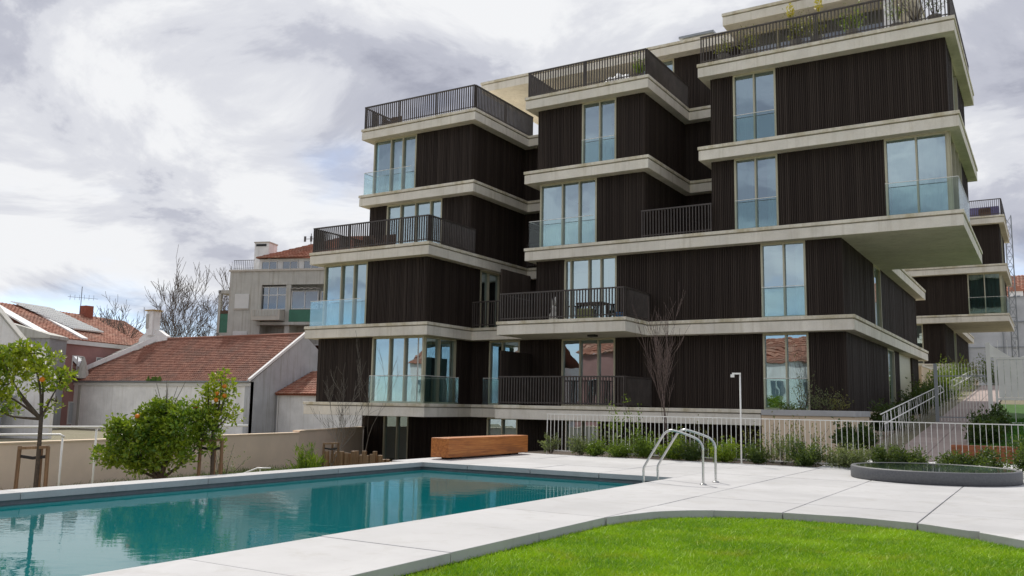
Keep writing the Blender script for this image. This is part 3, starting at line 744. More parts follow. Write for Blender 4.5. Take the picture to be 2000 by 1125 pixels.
def planter_and_walls():
    P = empty('planter_wall', (-6.6, 29, -1.2), 'beige rendered planter wall with pale stone coping under the corner window', 'planter')
    mb = MB(); mb.box(-8.04, -5.2, 28.55, 28.8, -1.2, 1.12); mb.box(-5.45, -5.2, 28.8, 31.1, -1.2, 1.12); mb.build('wall', 'rendered_sand', P)
    mb = MB(); mb.box(-8.04, -5.16, 28.5, 28.85, 1.121, 1.30); mb.box(-5.48, -5.16, 28.85, 31.12, 1.121, 1.30); mb.build('coping', 'paving', P, bevel=.01)
    MB().box(-8.04, -5.46, 28.81, 31.1, .6, 1.18).build('soil', 'soil', P)
    o = MB().box(-6.1, -5.75, 31.2, 50.8, -.3, 1.28).build('plinth_wall', 'rendered_sand'); tag(o, 'low sand coloured plinth wall under the dark side facade', 'wall')
    o = MB().box(-6.1, -5.85, 51.0, 66, 1.2, 3.72).build('boundary_wall', 'rendered_sand'); tag(o, 'warm sand coloured wall between the two apartment blocks', 'wall')
    MB().box(-6.14, -5.81, 51.0, 66, 3.721, 3.80).build('coping', 'concrete', o)
    g = empty('garden_wall', (-24, 20, -1.25), 'long beige rendered garden wall behind the orange trees', 'wall')
    a, b = Vector((-21.7, 6.0, 0)), Vector((-24.9, 28.2, 0)); mid = a + (b-a)*.83; end = Vector((-27.05, 31.6, 0))
    for k, (p, q, zt, s) in enumerate(((a-(b-a)*.6, mid, .10, 0), (mid, end, .17, .0))):
        d = (q-p).normalized(); nrm = Vector((d.y, -d.x, 0)); p = p - nrm*s; q = q - nrm*s
        MB().solid([p+Vector((0,0,-1.4)), q+Vector((0,0,-1.4)), q+Vector((0,0,zt)), p+Vector((0,0,zt))], -nrm*.25).build('wall_section', 'rendered_beige', g)
        MB().solid([p+nrm*.03+Vector((0,0,zt+.001)), q+nrm*.03+Vector((0,0,zt+.001)), q+nrm*.03+Vector((0,0,zt+.04)), p+nrm*.03+Vector((0,0,zt+.04))], -nrm*.31).build('coping', 'rendered_sand', g)
planter_and_walls()
# ------------------------------------------------------------------ pool furniture and fences
def furniture():
    b = empty('beam_bench', (-12.4, 18.8, 0), 'massive brown timber beam bench on the deck at the far pool end', 'bench', 'timber beam benches')
    MB().box(-12.68, -12.16, 17.05, 20.72, .045, .50).build('beam', 'beam_wood', b, bevel=.012)
    mb = MB(); mb.box(-12.58, -12.27, 17.35, 17.75, .001, .045); mb.box(-12.58, -12.27, 20.0, 20.4, .001, .045); mb.build('foot', 'black_rubber', b)
    b = empty('beam_bench', (-1.2, 24.4, .1), 'orange brown timber bench on the upper lawn behind the white fence', 'bench', 'timber beam benches')
    MB().box(-2.2, -.72, 24.2, 24.65, .12, .52).build('beam', 'red_wood', b, bevel=.012)
    mb = MB(); mb.box(-2.0, -1.8, 24.28, 24.58, -.02, .12); mb.box(-1.1, -.9, 24.28, 24.58, -.02, .12); mb.build('foot', 'black_rubber', b)
    # pool ladder
    L = empty('pool_ladder', (-5.8, 15.15, 0), 'bent stainless steel handrails of the pool ladder', 'pool ladder')
    for v in (14.83, 15.49):
        p = [(-6.30, v, -1.1), (-6.30, v, -.3), (-6.30, v, .10), (-6.30, v, .20), (-6.26, v, .30), (-5.98, v, .74), (-5.90, v, .85), (-5.80, v, .905), (-5.66, v, .89), (-5.40, v, .815), (-5.27, v, .75), (-5.205, v, .64), (-5.20, v, .5), (-5.20, v, .2), (-5.20, v, .012)]
        rail = MB().tube(smooth_path(p, 4), .0215, 12).build('handrail', 'steel', L, True)
        MB().lathe([(.06, .004), (.06, .012), (.045, .02), (.024, .022)], (-5.20, v, 0), 18).build('flange', 'steel', rail, True)
    for z in (-.36, -.62, -.9): MB().box(-6.36, -6.24, 14.84, 15.48, z, z+.03).build('step', 'steel', L)
    s = empty('outdoor_shower', (-6.42, 21.02, 0), 'slim white outdoor shower post at the back of the deck', 'shower')
    p = MB().tube([(-6.42, 21.02, .0), (-6.42, 21.02, 2.17)], .019, 12); p.build('post', 'white_metal', s, True)
    mb = MB(); mb.bar((-6.40, 21.02, 2.15), (-6.60, 20.97, 2.15), .045, .04); mb.box(-6.63, -6.55, 20.94, 21.0, 2.06, 2.13); mb.build('shower_head', 'white_metal', s)
    MB().lathe([(.06, .004), (.06, .012), (.03, .014)], (-6.42, 21.02, 0), 16).build('base_plate', 'white_metal', s)
    # round raised basin
    f = empty('round_basin', (-2.07, 19.23, 0), 'low round dark grey stone basin filled to the brim with water', 'fountain')
    MB().lathe([(1.50, .004), (1.517, .02), (1.517, .215), (1.50, .236), (1.42, .236), (1.41, .20)], (-2.07, 19.23, 0), 72).build('rim', 'stone_grey', f, True)
    mb = MB(); n = 72; mb.v = [(-2.07+1.415*math.cos(2*math.pi*k/n), 19.23+1.415*math.sin(2*math.pi*k/n), .230) for k in range(n)]; mb.f = [tuple(range(n))]; mb.build('water_surface', 'water_shallow', f)
furniture()
def white_fence():
    F = empty('picket_fence', (-5, 21.6, 0), 'long white metal picket fence behind the deck', 'fence')
    v, z0, z1 = 21.55, .02, 1.085; u0, u1 = -12.05, 3.6
    MB().box(u0, u1, v-.018, v+.018, z1-.022, z1).build('top_rail', 'white_metal', F)
    MB().box(u0, u1, v-.016, v+.016, z0+.05, z0+.075).build('bottom_rail', 'white_metal', F)
    pm = MB().box(-.0062, .0062, -.0062, .0062, 0, 1).mesh('picket', 'white_metal')
    n = int((u1-u0)/.1185)
    for k in range(n+1):
        u = u0 + .01 + k*.1185
        if k % 17 == 0:
            mb = MB(); mb.bar((u, v, -.1), (u+.012, v+.0, z1-.023), .034, .012); mb.build('post', 'white_metal', F); continue
        c = bpy.data.objects.new('picket', pm); link(c, F); c.location = (u, v, z0+.03); c.scale = (1, 1, z1-.022-z0-.03); c.rotation_euler = (random.uniform(-.003, .003), random.uniform(-.004, .004), 0)
white_fence()
def ramp_rails():
    for i, (va, vb, u, lab) in enumerate(((26.6, 42.6, -4.15, 'white tubular ramp handrail with grass like balusters nearest the fence'), (47.2, 62, -4.15, 'white tubular ramp handrail farther up the path'))):
        H = empty('ramp_handrail', (u, va, rise(va)), lab, 'handrail', 'white handrails beside the path')
        for du, dz, nm in ((0, .92, 'upper_rail'), (.10, .66, 'lower_rail')):
            MB().tube([(u+du, va, rise(va)+dz+.1), (u+du, vb, rise(vb)+dz+.1)], .019, 8).build(nm, 'white_metal', H, True)
        MB().tube([(u, vb, rise(vb)+1.02), (u+.10, vb+.3, rise(vb)+.78)], .022, 8).build('end_bend', 'white_metal', H, True)
        n = int((vb-va)/.42); m = MB().tube([(0, 0, 0), (.03, .02, .5), (0, 0, 1.0)], .0075, 5).mesh('baluster', 'white_metal', True)
        for k in range(n+1):
            v = va + .05 + k*.42; c = bpy.data.objects.new('baluster', m); link(c, H); c.location = (u, v, rise(v)); c.scale = (1, 1, 1.0); c.rotation_euler = (random.uniform(-.09, .09), random.uniform(-.05, .10), random.uniform(0, 6))
ramp_rails()
def gate():
    G = empty('white_gate', (-1.2, 37, 1.0), 'tall white metal gate of vertical boards at the right edge', 'gate')
    v = 36.0; z0, z1 = .92, 3.78
    mb = MB(); mb.box(-1.98, -1.84, v-.07, v+.07, z0-.1, z1+.05); mb.box(-1.74, -1.66, v-.05, v+.05, z0-.1, 3.3); mb.build('post', 'white_metal', G)
    for k in range(16):
        u = -1.63 + k*.2; MB().box(u, u+.19, v-.02, v+.02, z0+.95, 3.22 + .04*(k % 2)*0).build('board', 'white_metal', G)
    mb = MB(); mb.box(-1.66, 1.9, v-.04, v+.04, z0+.86, z0+.94); mb.box(-1.66, 1.9, v-.04, v+.04, z0, z0+.08); mb.box(-1.66, 1.9, v-.045, v+.045, 3.23, 3.30); mb.build('rail', 'white_metal', G)
    mb = MB(); mb.solid([(-1.84, v, z1), (-1.84, v, 3.31), (-1.2, v, 3.31)], (0, .03, 0)); mb.solid([(-.9, v, 3.31), (1.9, v, 3.31), (1.9, v, 3.8), (-.2, v, 3.62)], (0, .03, 0)); mb.build('gusset', 'white_metal', G)
    m = MB().box(-.008, .008, -.008, .008, 0, 1).mesh('bar', 'white_metal')
    for k in range(18):
        c = bpy.data.objects.new('bar', m); link(c, G); c.location = (-1.6+k*.15, v+.06, z0+.1 if k % 2 else 3.31); c.scale = (1, 1, .76 if k % 2 else .62)
    # open picket leaf across the path
    O = empty('picket_gate', (-2.9, 36, .95), 'tall thin barred gate across the garden path', 'gate')
    mb = MB(); mb.box(-3.72, -3.60, v-.04, v+.04, .85, 3.1); mb.box(-3.6, -2.0, v-.02, v+.02, 2.62, 2.66); mb.box(-3.6, -2.0, v-.02, v+.02, 1.12, 1.16); mb.build('frame', 'grey_metal', O)
    for k in range(15):
        c = bpy.data.objects.new('bar', m); link(c, O); c.location = (-3.52+k*.105, v, 1.0); c.scale = (1, 1, 2.1)
    o = MB().box(-2.1, -1.62, 33.9, 34.4, .5, 1.12).build('concrete_block', 'old_concrete', None, bevel=.02); tag(o, 'grey concrete block at the foot of the white gate', 'block')
gate()
def garden_rails():
    for pts, posts, lab in (([(-22, 6.2, .46), (-17.18, 10.56, .55), (-17.12, 10.62, .5)], [(-17.15, 10.6), (-19.6, 8.4)], 'near white tubular handrail down to the lower garden'),
                            ([(-24, 6.5, .58), (-16.9, 11.2, .70), (-14.9, 13.4, .76)], [(-16.95, 11.2), (-20.5, 8.8)], 'rear white tubular handrail along the lower garden')):
        H = empty('garden_handrail', (posts[0][0], posts[0][1], -1.25), lab, 'handrail', 'white handrails in the lower garden')
        MB().tube(pts, .024, 8).build('rail', 'white_metal', H, True)
        for (u, v) in posts:
            z = .54 if 'near' in lab else .69; MB().tube([(u, v, -1.25), (u, v, z)], .021, 8).build('post', 'white_metal', H, True)
garden_rails()
# ------------------------------------------------------------------ plants
def branch_tree(name, loc, h, r, label, cat, mat, seed, spread=.55, depth=4, trunk=.35, up=.55, group=None, kids=(3, 5), twig=.0035):
    rnd = random.Random(seed); tr = MB(); br = MB()
    def grow(p, d, L, rad, lev, mb):
        pts = [p]; rs = [rad]; q = p; dd = d; n = 4
        for k in range(n):
            dd = (dd + Vector((rnd.gauss(0, .10), rnd.gauss(0, .10), rnd.gauss(.04, .06)))).normalized(); q = q + dd*L/n
            pts.append(q); rs.append(max(twig, rad*(1-.16*(k+1))))
        mb.tube(pts, rs, 6 if lev < 2 else 4, lev == 0)
        if lev >= depth: return
        for k in range(rnd.randint(*kids)):
            t = rnd.uniform(.35, 1.0) if k else 1.0; i = min(n, max(1, int(t*n+.5))); a = rnd.uniform(0, 2*math.pi)
            base = (pts[i]-pts[i-1]).normalized(); x = base.orthogonal().normalized(); y = base.cross(x)
            s = rnd.uniform(.4, 1.0)*spread*2*(1. if k else .35)
            nd = (base + (x*math.cos(a)+y*math.sin(a))*s + Vector((0, 0, up*.35))).normalized()
            grow(pts[i], nd, L*rnd.uniform(.55, .82), max(twig, rs[i]*rnd.uniform(.5, .72)), lev+1, br)
    E = empty(name, loc, label, cat, group); l = Vector(loc)
    grow(l - Vector((0, 0, .1)), Vector((rnd.uniform(-.05, .05), rnd.uniform(-.05, .05), 1)).normalized(), h*trunk, r, 0, tr)
    tr.build('trunk', mat, E, True); br.build('crown', mat, E, True); return E
def stake_frame(loc, w, zt, label, n=3, lid=True):
    E = empty('tree_stakes', loc, label, 'tree stakes', 'wooden tree stakes'); l = Vector(loc)
    fr = Vector((math.cos(YAW), math.sin(YAW), 0)); ff = Vector((-math.sin(YAW), math.cos(YAW), 0))
    P = [l - fr*w/2, l + fr*w/2] + ([l + ff*w*.5] if n > 2 else [])
    for k, p in enumerate(P):
        lean = (p-l)*.10; MB().tube([p+lean, (p.x, p.y, zt)], .032, 8).build('stake', 'stake_wood', E)
    for k, p in enumerate(P[:2]): MB().bar((p.x, p.y, zt-.16), (l.x, l.y, zt-.19), .012, .05).build('strap', 'black_rubber', E)
    if lid: MB().bar((P[0].x, P[0].y, zt-.035), (P[1].x, P[1].y, zt-.01), .09, .045).build('crosspiece', 'log_wood', E)
def citrus(name, loc, label, clusters, nleaf, fruit, mat, limbs, trunk_r, group, ll=.098, lw=.05):
    E = empty(name, loc, label, 'tree', group); l = Vector(loc)
    tr = MB(); fork = Vector(limbs[0]); tr.tube(smooth_path([l, l*.5+fork*.5+Vector((.03, .02, 0)), fork], 4), [trunk_r*(1-.03*k) for k in range(9)], 8); 
    t = tr.build('trunk', 'bark', E, True); br = MB()
    for c in clusters:
        q = Vector(c[:3]); md = fork*.45+q*.55+Vector((random.uniform(-.1, .1), random.uniform(-.1, .1), -.05))
        br.tube(smooth_path([fork-Vector((0, 0, .04)), md, q], 4), [max(.006, trunk_r*.62*(1-.1*k)) for k in range(9)], 6)
        for k in range(5):
            d = Vector((random.gauss(0, 1), random.gauss(0, 1), random.gauss(.3, .8))).normalized(); br.tube([q, q+Vector((d.x*c[3], d.y*c[4], d.z*c[5]))*.8], [.009, .004], 4)
    br.build('limbs', 'bark', E, True)
    # twig clumps inside each limb's volume, leaves round each clump
    C, _ = blob_points(clusters, max(30, nleaf//46)); cl = [(*c, .15*random.uniform(.7, 1.35), .15*random.uniform(.7, 1.35), .11*random.uniform(.7, 1.3), random.uniform(.5, 1.4)) for c in C]
    P, D = blob_points(cl, nleaf); D = D + np.array([0, 0, .25])
    leaves('crown', P, D, ll, lw, mat, E, jitter=.75)
    for f in fruit:
        bm = MB().lathe([(.008, -.042), (.028, -.034), (.042, -.012), (.043, .008), (.032, .03), (.008, .042)], f, 12); bm.build('orange', 'orange_skin', E, True)
    return E
def shrub(loc, w, h, label, mat, n, ll=.07, lw=.03, name='shrub', up=.9, cat='shrub', group='shrubs along the white fence', stems=7, loose=0.):
    E = empty(name, loc, label, cat, group); l = Vector(loc); st = MB(); P = []; D = []
    per = max(4, n//(stems*4)); tips = []
    for s in range(stems*4):
        a = random.uniform(0, 6.28); rr = random.uniform(.1, 1)**.6
        k_ = random.choice((1., 1., 1., 1.25)); tip = l + Vector((math.cos(a)*w*.55*rr*k_, math.sin(a)*w*.55*rr*k_, h*random.uniform(.22, 1.0)*(1-.30*rr*rr)*k_))
        if s % 2 == 0: st.tube([l+Vector((math.cos(a)*.05*w, math.sin(a)*.05*w, 0)), l*.5+tip*.5+Vector((0, 0, .05*h)), tip], [.010, .007, .003], 4)
        t = rng.uniform(.25 + loose*.4, 1.04, per)[:, None]; base = np.array(l); tp = np.array(tip)
        pts = base*(1-t) + tp*t + rng.normal(0, .055*w*(1-loose*.5) + .012, (per, 3)); pts[:, 2] = np.maximum(pts[:, 2], l.z+.02)
        P.append(pts); D.append(np.tile((tp-base)/max(.01, np.linalg.norm(tp-base)) + np.array([0, 0, .2]), (per, 1)))
    st.build('stems', 'bark', E); leaves('foliage', np.concatenate(P), np.concatenate(D), ll, lw, mat, E, jitter=up); return E

def orange_trees():
    def around(base, L):      # (right, forward, z, radius right, radius up, weight) round a trunk
        return [(base[0]+r*math.cos(YAW)-f*math.sin(YAW), base[1]+r*math.sin(YAW)+f*math.cos(YAW), z, rr, rr, rz, w) for r, f, z, rr, rz, w in L]
    b = (-14.17, 8.30, -1.25)
    citrus('orange_tree', b, 'young orange tree between wooden stakes at the left edge', around(b, [(-.45, 0, 1.55, .36, .34, 3), (-.05, .1, 1.75, .28, .34, 2.2), (.27, .1, 1.55, .18, .30, 1.4), (-.62, -.1, 1.95, .3, .26, 2), (-.62, 0, 1.05, .3, .20, 1.7), (-.2, 0, 2.0, .22, .18, 1), (.24, .1, 1.22, .16, .12, .6), (-.95, .1, 1.5, .3, .4, 2)]), 2500, [(-14.0, 8.22, 1.58)], 'leaf_citrus', [(-14.12, 8.33, .98)], .042, 'orange trees beside the pool')
    stake_frame((-14.2, 8.30, -1.25), .46, .50, 'three wooden stakes strapped to the orange tree at the left edge')
    b = (-13.62, 11.38, -1.25)
    citrus('orange_tree', b, 'slender orange tree with ripe fruit rising beside the big bush', around(b, [(-.02, 0, 1.22, .24, .30, 2.2), (.2, .05, 1.45, .18, .22, 1.5), (-.12, 0, 1.5, .16, .18, 1), (.3, 0, 1.02, .18, .09, .8), (.12, 0, 1.72, .10, .10, .5), (.1, 0, .9, .14, .12, .5)]), 1150, [(-13.40, 11.42, 1.56), (-13.52, 11.35, 1.42), (-13.36, 11.40, 1.38), (-13.5, 11.33, 1.30), (-13.8, 11.1, 1.15)], 'leaf_citrus', [(-13.62, 11.40, .75)], .04, 'orange trees beside the pool', .09, .046)
    stake_frame((-13.62, 11.38, -1.25), .40, .56, 'wooden stakes around the slender fruiting orange tree')
    b = (-14.25, 10.72, -1.25)
    citrus('bushy_tree', b, 'broad dense dark green bushy tree behind the pool coping', around(b, [(-.55, 0, .62, .42, .34, 3), (-.1, 0, .78, .45, .36, 3.4), (.42, 0, .72, .42, .36, 3), (-.85, 0, .22, .32, .22, 1.8), (-.3, -.1, .28, .45, .30, 3), (.3, -.1, .28, .42, .32, 2.6), (.05, 0, 1.12, .25, .16, .9), (.78, .1, .62, .3, .4, 1.6), (.55, 0, 1.05, .24, .2, .9), (-.8, 0, .75, .22, .2, .7)]), 10500, [(-14.32, 10.25, .98)], 'leaf_bush', [(-14.2, 10.75, -.15)], .055, 'trees beside the pool', .09, .046)
    shrub((-14.3, 10.85, .8), .5, 1.05, 'thin bare shoots standing out of the bushy tree', 'leaf_grey', 24, .03, .012, 'bare_shoots', cat='shoots', group='trees beside the pool', stems=4)
orange_trees()
def young_trees():
    branch_tree('young_tree', (-18.05, 19.4, -1.25), 3.4, .032, 'young bare tree with upswept grey twigs at the left corner of the block', 'tree', 'bark_pale', 3, .45, 4, .46, .9, 'bare young trees by the block', (2, 4))
    branch_tree('young_tree', (-18.5, 21.3, -1.25), 3.3, .032, 'taller bare young tree against the left cladding', 'tree', 'bark_pale', 11, .26, 4, .55, 1.1, 'bare young trees by the block', (2, 3))
    branch_tree('young_tree', (-9.05, 23.0, -.05), 3.0, .028, 'bare reddish young tree behind the white fence', 'tree', 'twig_red', 5, .24, 3, .62, 1.2, 'bare young trees by the block', (4, 6))
    stake_frame((-18.05, 19.4, -1.25), .42, .12, 'slim stakes of the young bare tree at the corner of the block')
    stake_frame((-18.5, 21.3, -1.25), .5, -.36, 'short stakes with a pale crosspiece beside the log palisade')
    P = empty('log_palisade', (-18, 22, -1.25), 'palisade of short upright split logs below the left facade', 'palisade'); m = MB().prism([(-.06, -.05), (.06, -.05), (.07, .03), (0, .07), (-.07, .03)], 0, 1).mesh('log', 'log_wood')
    for k in range(44):
        a = k/43; u = -18.9 + a*4.6; v = 20.2 + a*1.9; c = bpy.data.objects.new('log', m); link(c, P); c.location = (u, v, -1.25)
        c.scale = (1, 1, (1.02 if k < 15 else .78) + random.uniform(-.06, .1)); c.rotation_euler = (random.uniform(-.05, .05), random.uniform(-.05, .05), random.uniform(0, 6))
    shrub((-18.6, 19.1, -1.25), 1.0, 1.28, 'yellow green spiky shrub beside the log palisade', 'leaf_fresh', 1500, .20, .035, group='shrubs in the lower garden', up=.4)
    shrub((-20.5, 17.6, -1.25), 1.3, 1.35, 'airy brownish shrub in front of the beige garden wall', 'leaf_grey', 260, .06, .03, group='shrubs in the lower garden', loose=.8)
    shrub((-17.3, 14.6, -1.25), .7, .95, 'small grey green shrub next to the slender orange tree', 'leaf_grey', 320, .08, .025, group='shrubs in the lower garden')
    p = MB().tube([(-19.9, 17.0, -1.25), (-19.9, 17.0, -.45)], .06, 8).build('timber_post', 'stake_wood'); tag(p, 'short timber post in the grass before the garden wall', 'post')
    H = empty('step_rail', (-18.6, 17.0, -1.25), 'small yellowish handrail end above the pool coping', 'handrail')
    MB().tube([(-19.2, 16.2, -.95), (-18.55, 17.1, -.52), (-18.3, 17.35, -.52)], .024, 8).build('rail', 'white_metal', H, True); MB().tube([(-18.5, 17.15, -1.25), (-18.5, 17.15, -.53)], .02, 6).build('post', 'white_metal', H)
    def area(n):
        u = rng.uniform(-24, -14, n); v = rng.uniform(9, 26, n); return np.stack([u, v, np.full(n, -1.255)], 1)
    grass('wild_grass', area, 30000, .28, 'grass_wild', None, 'rough grass growing in the lower garden before the wall')
young_trees()
def fence_shrubs():
    D = [  # u, v, width, height, material, leaves, description, looseness
        (-11.85, 21.45, .45, .62, 'leaf_grey', 190, 'pale thin shrub at the left end of the white fence', .7),
        (-10.95, 21.5, .7, .55, 'leaf_grey', 420, 'grey green shrub beside the first pickets', .4),
        (-10.45, 21.35, .55, .42, 'leaf_fresh', 520, 'small fresh green shrub low before the pickets', 0.),
        (-9.75, 21.4, .75, .48, 'leaf_fresh', 560, 'low green shrub left of the bare reddish tree', .1),
        (-9.1, 21.5, .6, .62, 'leaf_fresh', 560, 'bright green shrub at the foot of the bare reddish tree', .1),
        (-8.35, 21.5, .8, .66, 'leaf_bush', 760, 'rounded green shrub seen through the ladder rails', 0.),
        (-7.75, 21.45, .7, .55, 'leaf_dark', 640, 'dark shrub just right of the ladder rails', 0.),
        (-7.0, 21.5, .85, .64, 'leaf_bush', 760, 'full green shrub left of the shower post', 0.),
        (-6.2, 21.5, .6, .5, 'leaf_dark', 560, 'dark small shrub right of the shower post', 0.),
        (-5.6, 21.7, .9, .8, 'leaf_grey', 420, 'loose pale shrub in front of the planter wall', .6),
        (-5.05, 21.45, .85, .58, 'leaf_dark', 900, 'dense dark green shrub in front of the planter wall', 0.),
        (-4.35, 21.6, .6, .45, 'leaf_grey', 360, 'small pale shrub between the dark shrub and the basin', .3),
        (-3.95, 21.4, .75, .62, 'leaf_grey', 620, 'silvery green shrub at the left end of the round basin', .2),
        (-3.3, 21.35, .6, .5, 'leaf_dark', 480, 'small leafy shrub behind the left of the basin', .2),
        (-2.75, 21.4, .8, .5, 'leaf_dark', 620, 'dark shrub behind the middle of the basin', .1),
        (-1.95, 21.45, .6, .34, 'leaf_dark', 460, 'low flat shrub behind the right of the basin', .1),
        (-1.35, 21.3, .85, .46, 'leaf_dark', 900, 'wide dark shrub behind the right end of the basin', 0.),
        (-.35, 21.2, .9, .62, 'leaf_dark', 1000, 'large dark shrub at the right edge beside the basin', 0.)]
    for u, v, w, h, m_, n, lab, lo in D: shrub((u, v, .0 if u < -3.6 else .10), w, h, lab, m_, int(n*3.2), .068, .030, loose=lo)
    shrub((-10.35, 22.2, -.05), 1.0, 1.75, 'tall airy shrub with fresh leaves rising above the fence top', 'leaf_fresh', 420, .075, .042, loose=.9, stems=6)
    shrub((-9.75, 22.4, -.05), .7, 1.75, 'second airy shrub reaching the slab above the fence', 'leaf_fresh', 200, .07, .04, loose=.9, stems=4)
    shrub((-6.1, 22.3, -.05), 1.3, 1.2, 'loose tan shrub behind the shower post', 'leaf_olive', 420, .06, .03, loose=.8)
    shrub((-5.2, 22.4, -.05), 1.1, 1.25, 'wispy tan shrub before the beige planter', 'leaf_olive', 300, .06, .03, loose=.8)
    shrub((-7.9, 22.5, -.05), 1.0, 1.0, 'dusky shrub in the shade under the slab', 'leaf_olive', 300, .06, .03, loose=.6)
    # planter and slope planting
    for u, w, h, m_, n, lab in ((-7.3, .9, .5, 'leaf_fresh', 500, 'low green planting at the left of the planter'), (-6.9, .7, 1.9, 'leaf_grey', 240, 'tall airy silvery shrub in the planter before the glass'), (-6.3, 1.0, .95, 'leaf_grey', 420, 'bushy silver green plant in the planter'), (-5.75, .7, .75, 'leaf_olive', 260, 'tan twiggy plant at the right end of the planter')):
        shrub((u, 29.3, 1.18), w, h, lab, m_, n, .065, .032, group='plants in the planter', loose=.6 if h > .6 else .1)
    for k, (u, v, w, h, m_, lab) in enumerate(((-5.0, 27.5, 1.0, .7, 'leaf_dark', 'dark shrub below the ramp handrail'), (-4.9, 33, 1.2, .9, 'leaf_dark', 'dark shrub against the side facade'), (-4.9, 40, 1.4, 1.1, 'leaf_dark', 'big dark bush before the entrance panel'), (-4.85, 44.5, 1.5, 1.3, 'leaf_dark', 'dark round bush beside the entrance panel'), (-4.9, 49.5, 1.6, 1.3, 'leaf_bush', 'green bush at the near end of the sand wall'),
            (-4.85, 53, 1.7, 1.7, 'leaf_bush', 'tall green bush along the sand wall'), (-4.8, 57.5, 1.8, 1.7, 'leaf_fresh', 'fresh green bush before the second block'), (-4.7, 62.5, 1.8, 1.8, 'leaf_olive', 'olive green bush at the top of the path'),
            (-1.75, 29.2, .8, .8, 'leaf_dark', 'dark shrub on the lawn side of the path'), (-1.7, 32.2, .9, .95, 'leaf_dark', 'dark shrub beside the concrete block'), (-3.2, 68, 3.0, 2.2, 'leaf_fresh', 'green thicket behind the barred gate'))):
        shrub((u, v, rise(v)-.05), w, h, lab, m_, 2600, .14, .06, group='shrubs along the path', stems=12)
fence_shrubs()
def terrace_things():
    # plants in troughs on the right terrace
    for u, v, w, h, m_, n, lab in ((-9.9, 31.0, .7, .75, 'leaf_olive', 320, 'olive potted shrub at the left of the top right terrace'), (-9.0, 31.1, .8, .95, 'leaf_olive', 320, 'loose olive shrub behind the top right railing'), (-7.2, 31.0, .8, 1.2, 'leaf_olive', 420, 'yellowish shrub in the middle of the top right terrace'), (-6.5, 31.0, .8, 1.0, 'leaf_olive', 360, 'second yellowish shrub on the top right terrace'), (-5.3, 31.1, .8, 1.1, 'leaf_bush', 420, 'green potted shrub on the top right terrace'), (-3.9, 31.3, .7, 1.4, 'leaf_bush', 260, 'leafy shrub near the right end of the top terrace'), (-2.7, 31.2, .8, 1.3, 'leaf_dark', 300, 'dark twiggy shrub in the corner of the top terrace')):
        E = shrub((u, v, LE+.42), w, h, lab, m_, n, .08, .035, 'potted_shrub', group='potted plants on the terraces', loose=.4)
        MB().lathe([(.16, -.42), (.22, -.02), (.23, 0), (.2, 0)], (u, v, LE+.42), 14).build('pot', 'terrace_screen', E, True)
    for u, lab in ((-7.4, 'left yellow flower spike above the top right railing'), (-6.4, 'right yellow flower spike above the top right railing')):
        E = empty('flower_spike', (u, 31.0, LE+1.2), lab, 'flower', 'yellow flower spikes'); P, D = blob_points([(u, 31.0, LE+1.62, .12, .12, .24, 1)], 160); leaves('petals', P, D, .07, .04, 'leaf_yellow', E); MB().tube([(u, 31, LE+.5), (u, 31, LE+1.5)], .01, 5).build('stem', 'bark', E)
    E = empty('bare_bush', (-3.3, 31.4, LE+.4), 'bare twiggy bush on the top right terrace', 'shrub'); 
    mb = MB()
    for k in range(40):
        a = random.uniform(0, 6.28); d = Vector((math.cos(a)*.6, math.sin(a)*.4, random.uniform(.7, 1.5))); p = Vector((-3.3, 31.4, LE+.35)); mb.tube([p, p+d*.5+Vector((random.gauss(0, .05), 0, .05)), p+d], [.009, .006, .003], 4)
    mb.build('twigs', 'bark', E); MB().lathe([(.2, -.36), (.26, 0), (.24, 0)], (-3.3, 31.4, LE+.36), 14).build('pot', 'terrace_screen', E, True)
    E = shrub((-13.35, 31.3, LE+.35), .6, .95, 'spiky yellow green potted plant on the middle terrace', 'leaf_fresh', 260, .25, .03, 'potted_plant', group='potted plants on the terraces', up=.3)
    MB().lathe([(.15, -.35), (.2, 0), (.17, 0)], (-13.35, 31.3, LE+.35), 14).build('pot', 'terrace_screen', E, True)
    for u, s, lab in ((-14.4, 1., 'white sheet draped over furniture on the middle terrace'), (-16.9, .55, 'small white covered heap at the left of the middle terrace')):
        mb = MB(); N = 10
        g = [[(u + (i/N-.5)*1.5*s, 31.5 + (j/N-.5)*1.0, LE + .02 + .62*s*max(0, 1-abs(i/N-.5)**2*4)**.5*max(0, 1-abs(j/N-.5)**2*4)**.5*(1+.2*math.sin(i*2.1+j))) for j in range(N+1)] for i in range(N+1)]
        for i in range(N):
            for j in range(N): mb.face(g[i][j], g[i+1][j], g[i+1][j+1], g[i][j+1])
        tag(mb.build('covered_furniture', 'cloth_white', None, True), lab, 'cover', 'white covers on the middle terrace')
    def lounge(u, v, z, lab, mat='basket_brown', rot=1, grp='terrace chairs'):
        E = empty('terrace_chair', (u, v, z), lab, 'chair', grp)
        MB().box(u-.33, u+.33, v-.32, v+.32, z+.30, z+.42).build('seat', mat, E, bevel=.02); MB().box(u-.33, u+.33, v+.26*rot, v+.34*rot, z+.421, z+.85).build('backrest', mat, E, bevel=.02)
        for s in (-1, 1): MB().box(u+s*.30-.03, u+s*.30+.03, v-.30, v+.25, z+.43, z+.62).build('armrest', mat, E)
        for s in (-1, 1):
            for t in (-1, 1): MB().box(u+s*.28-.025, u+s*.28+.025, v+t*.26-.025, v+t*.26+.025, z, z+.299).build('leg', mat, E)
    lounge(-26.2, 31.4, LE, 'dark terrace chair at the left end of the highest left terrace'); lounge(-25.2, 28.6, LA, 'dark terrace chair behind the left railing of the lower left terrace'); lounge(-24.2, 28.8, LA, 'dark terrace chair in front of the terrace window of the left tower')
    lounge(-3.2, 65.2, LE, 'brown woven chair on the terrace of the second block')
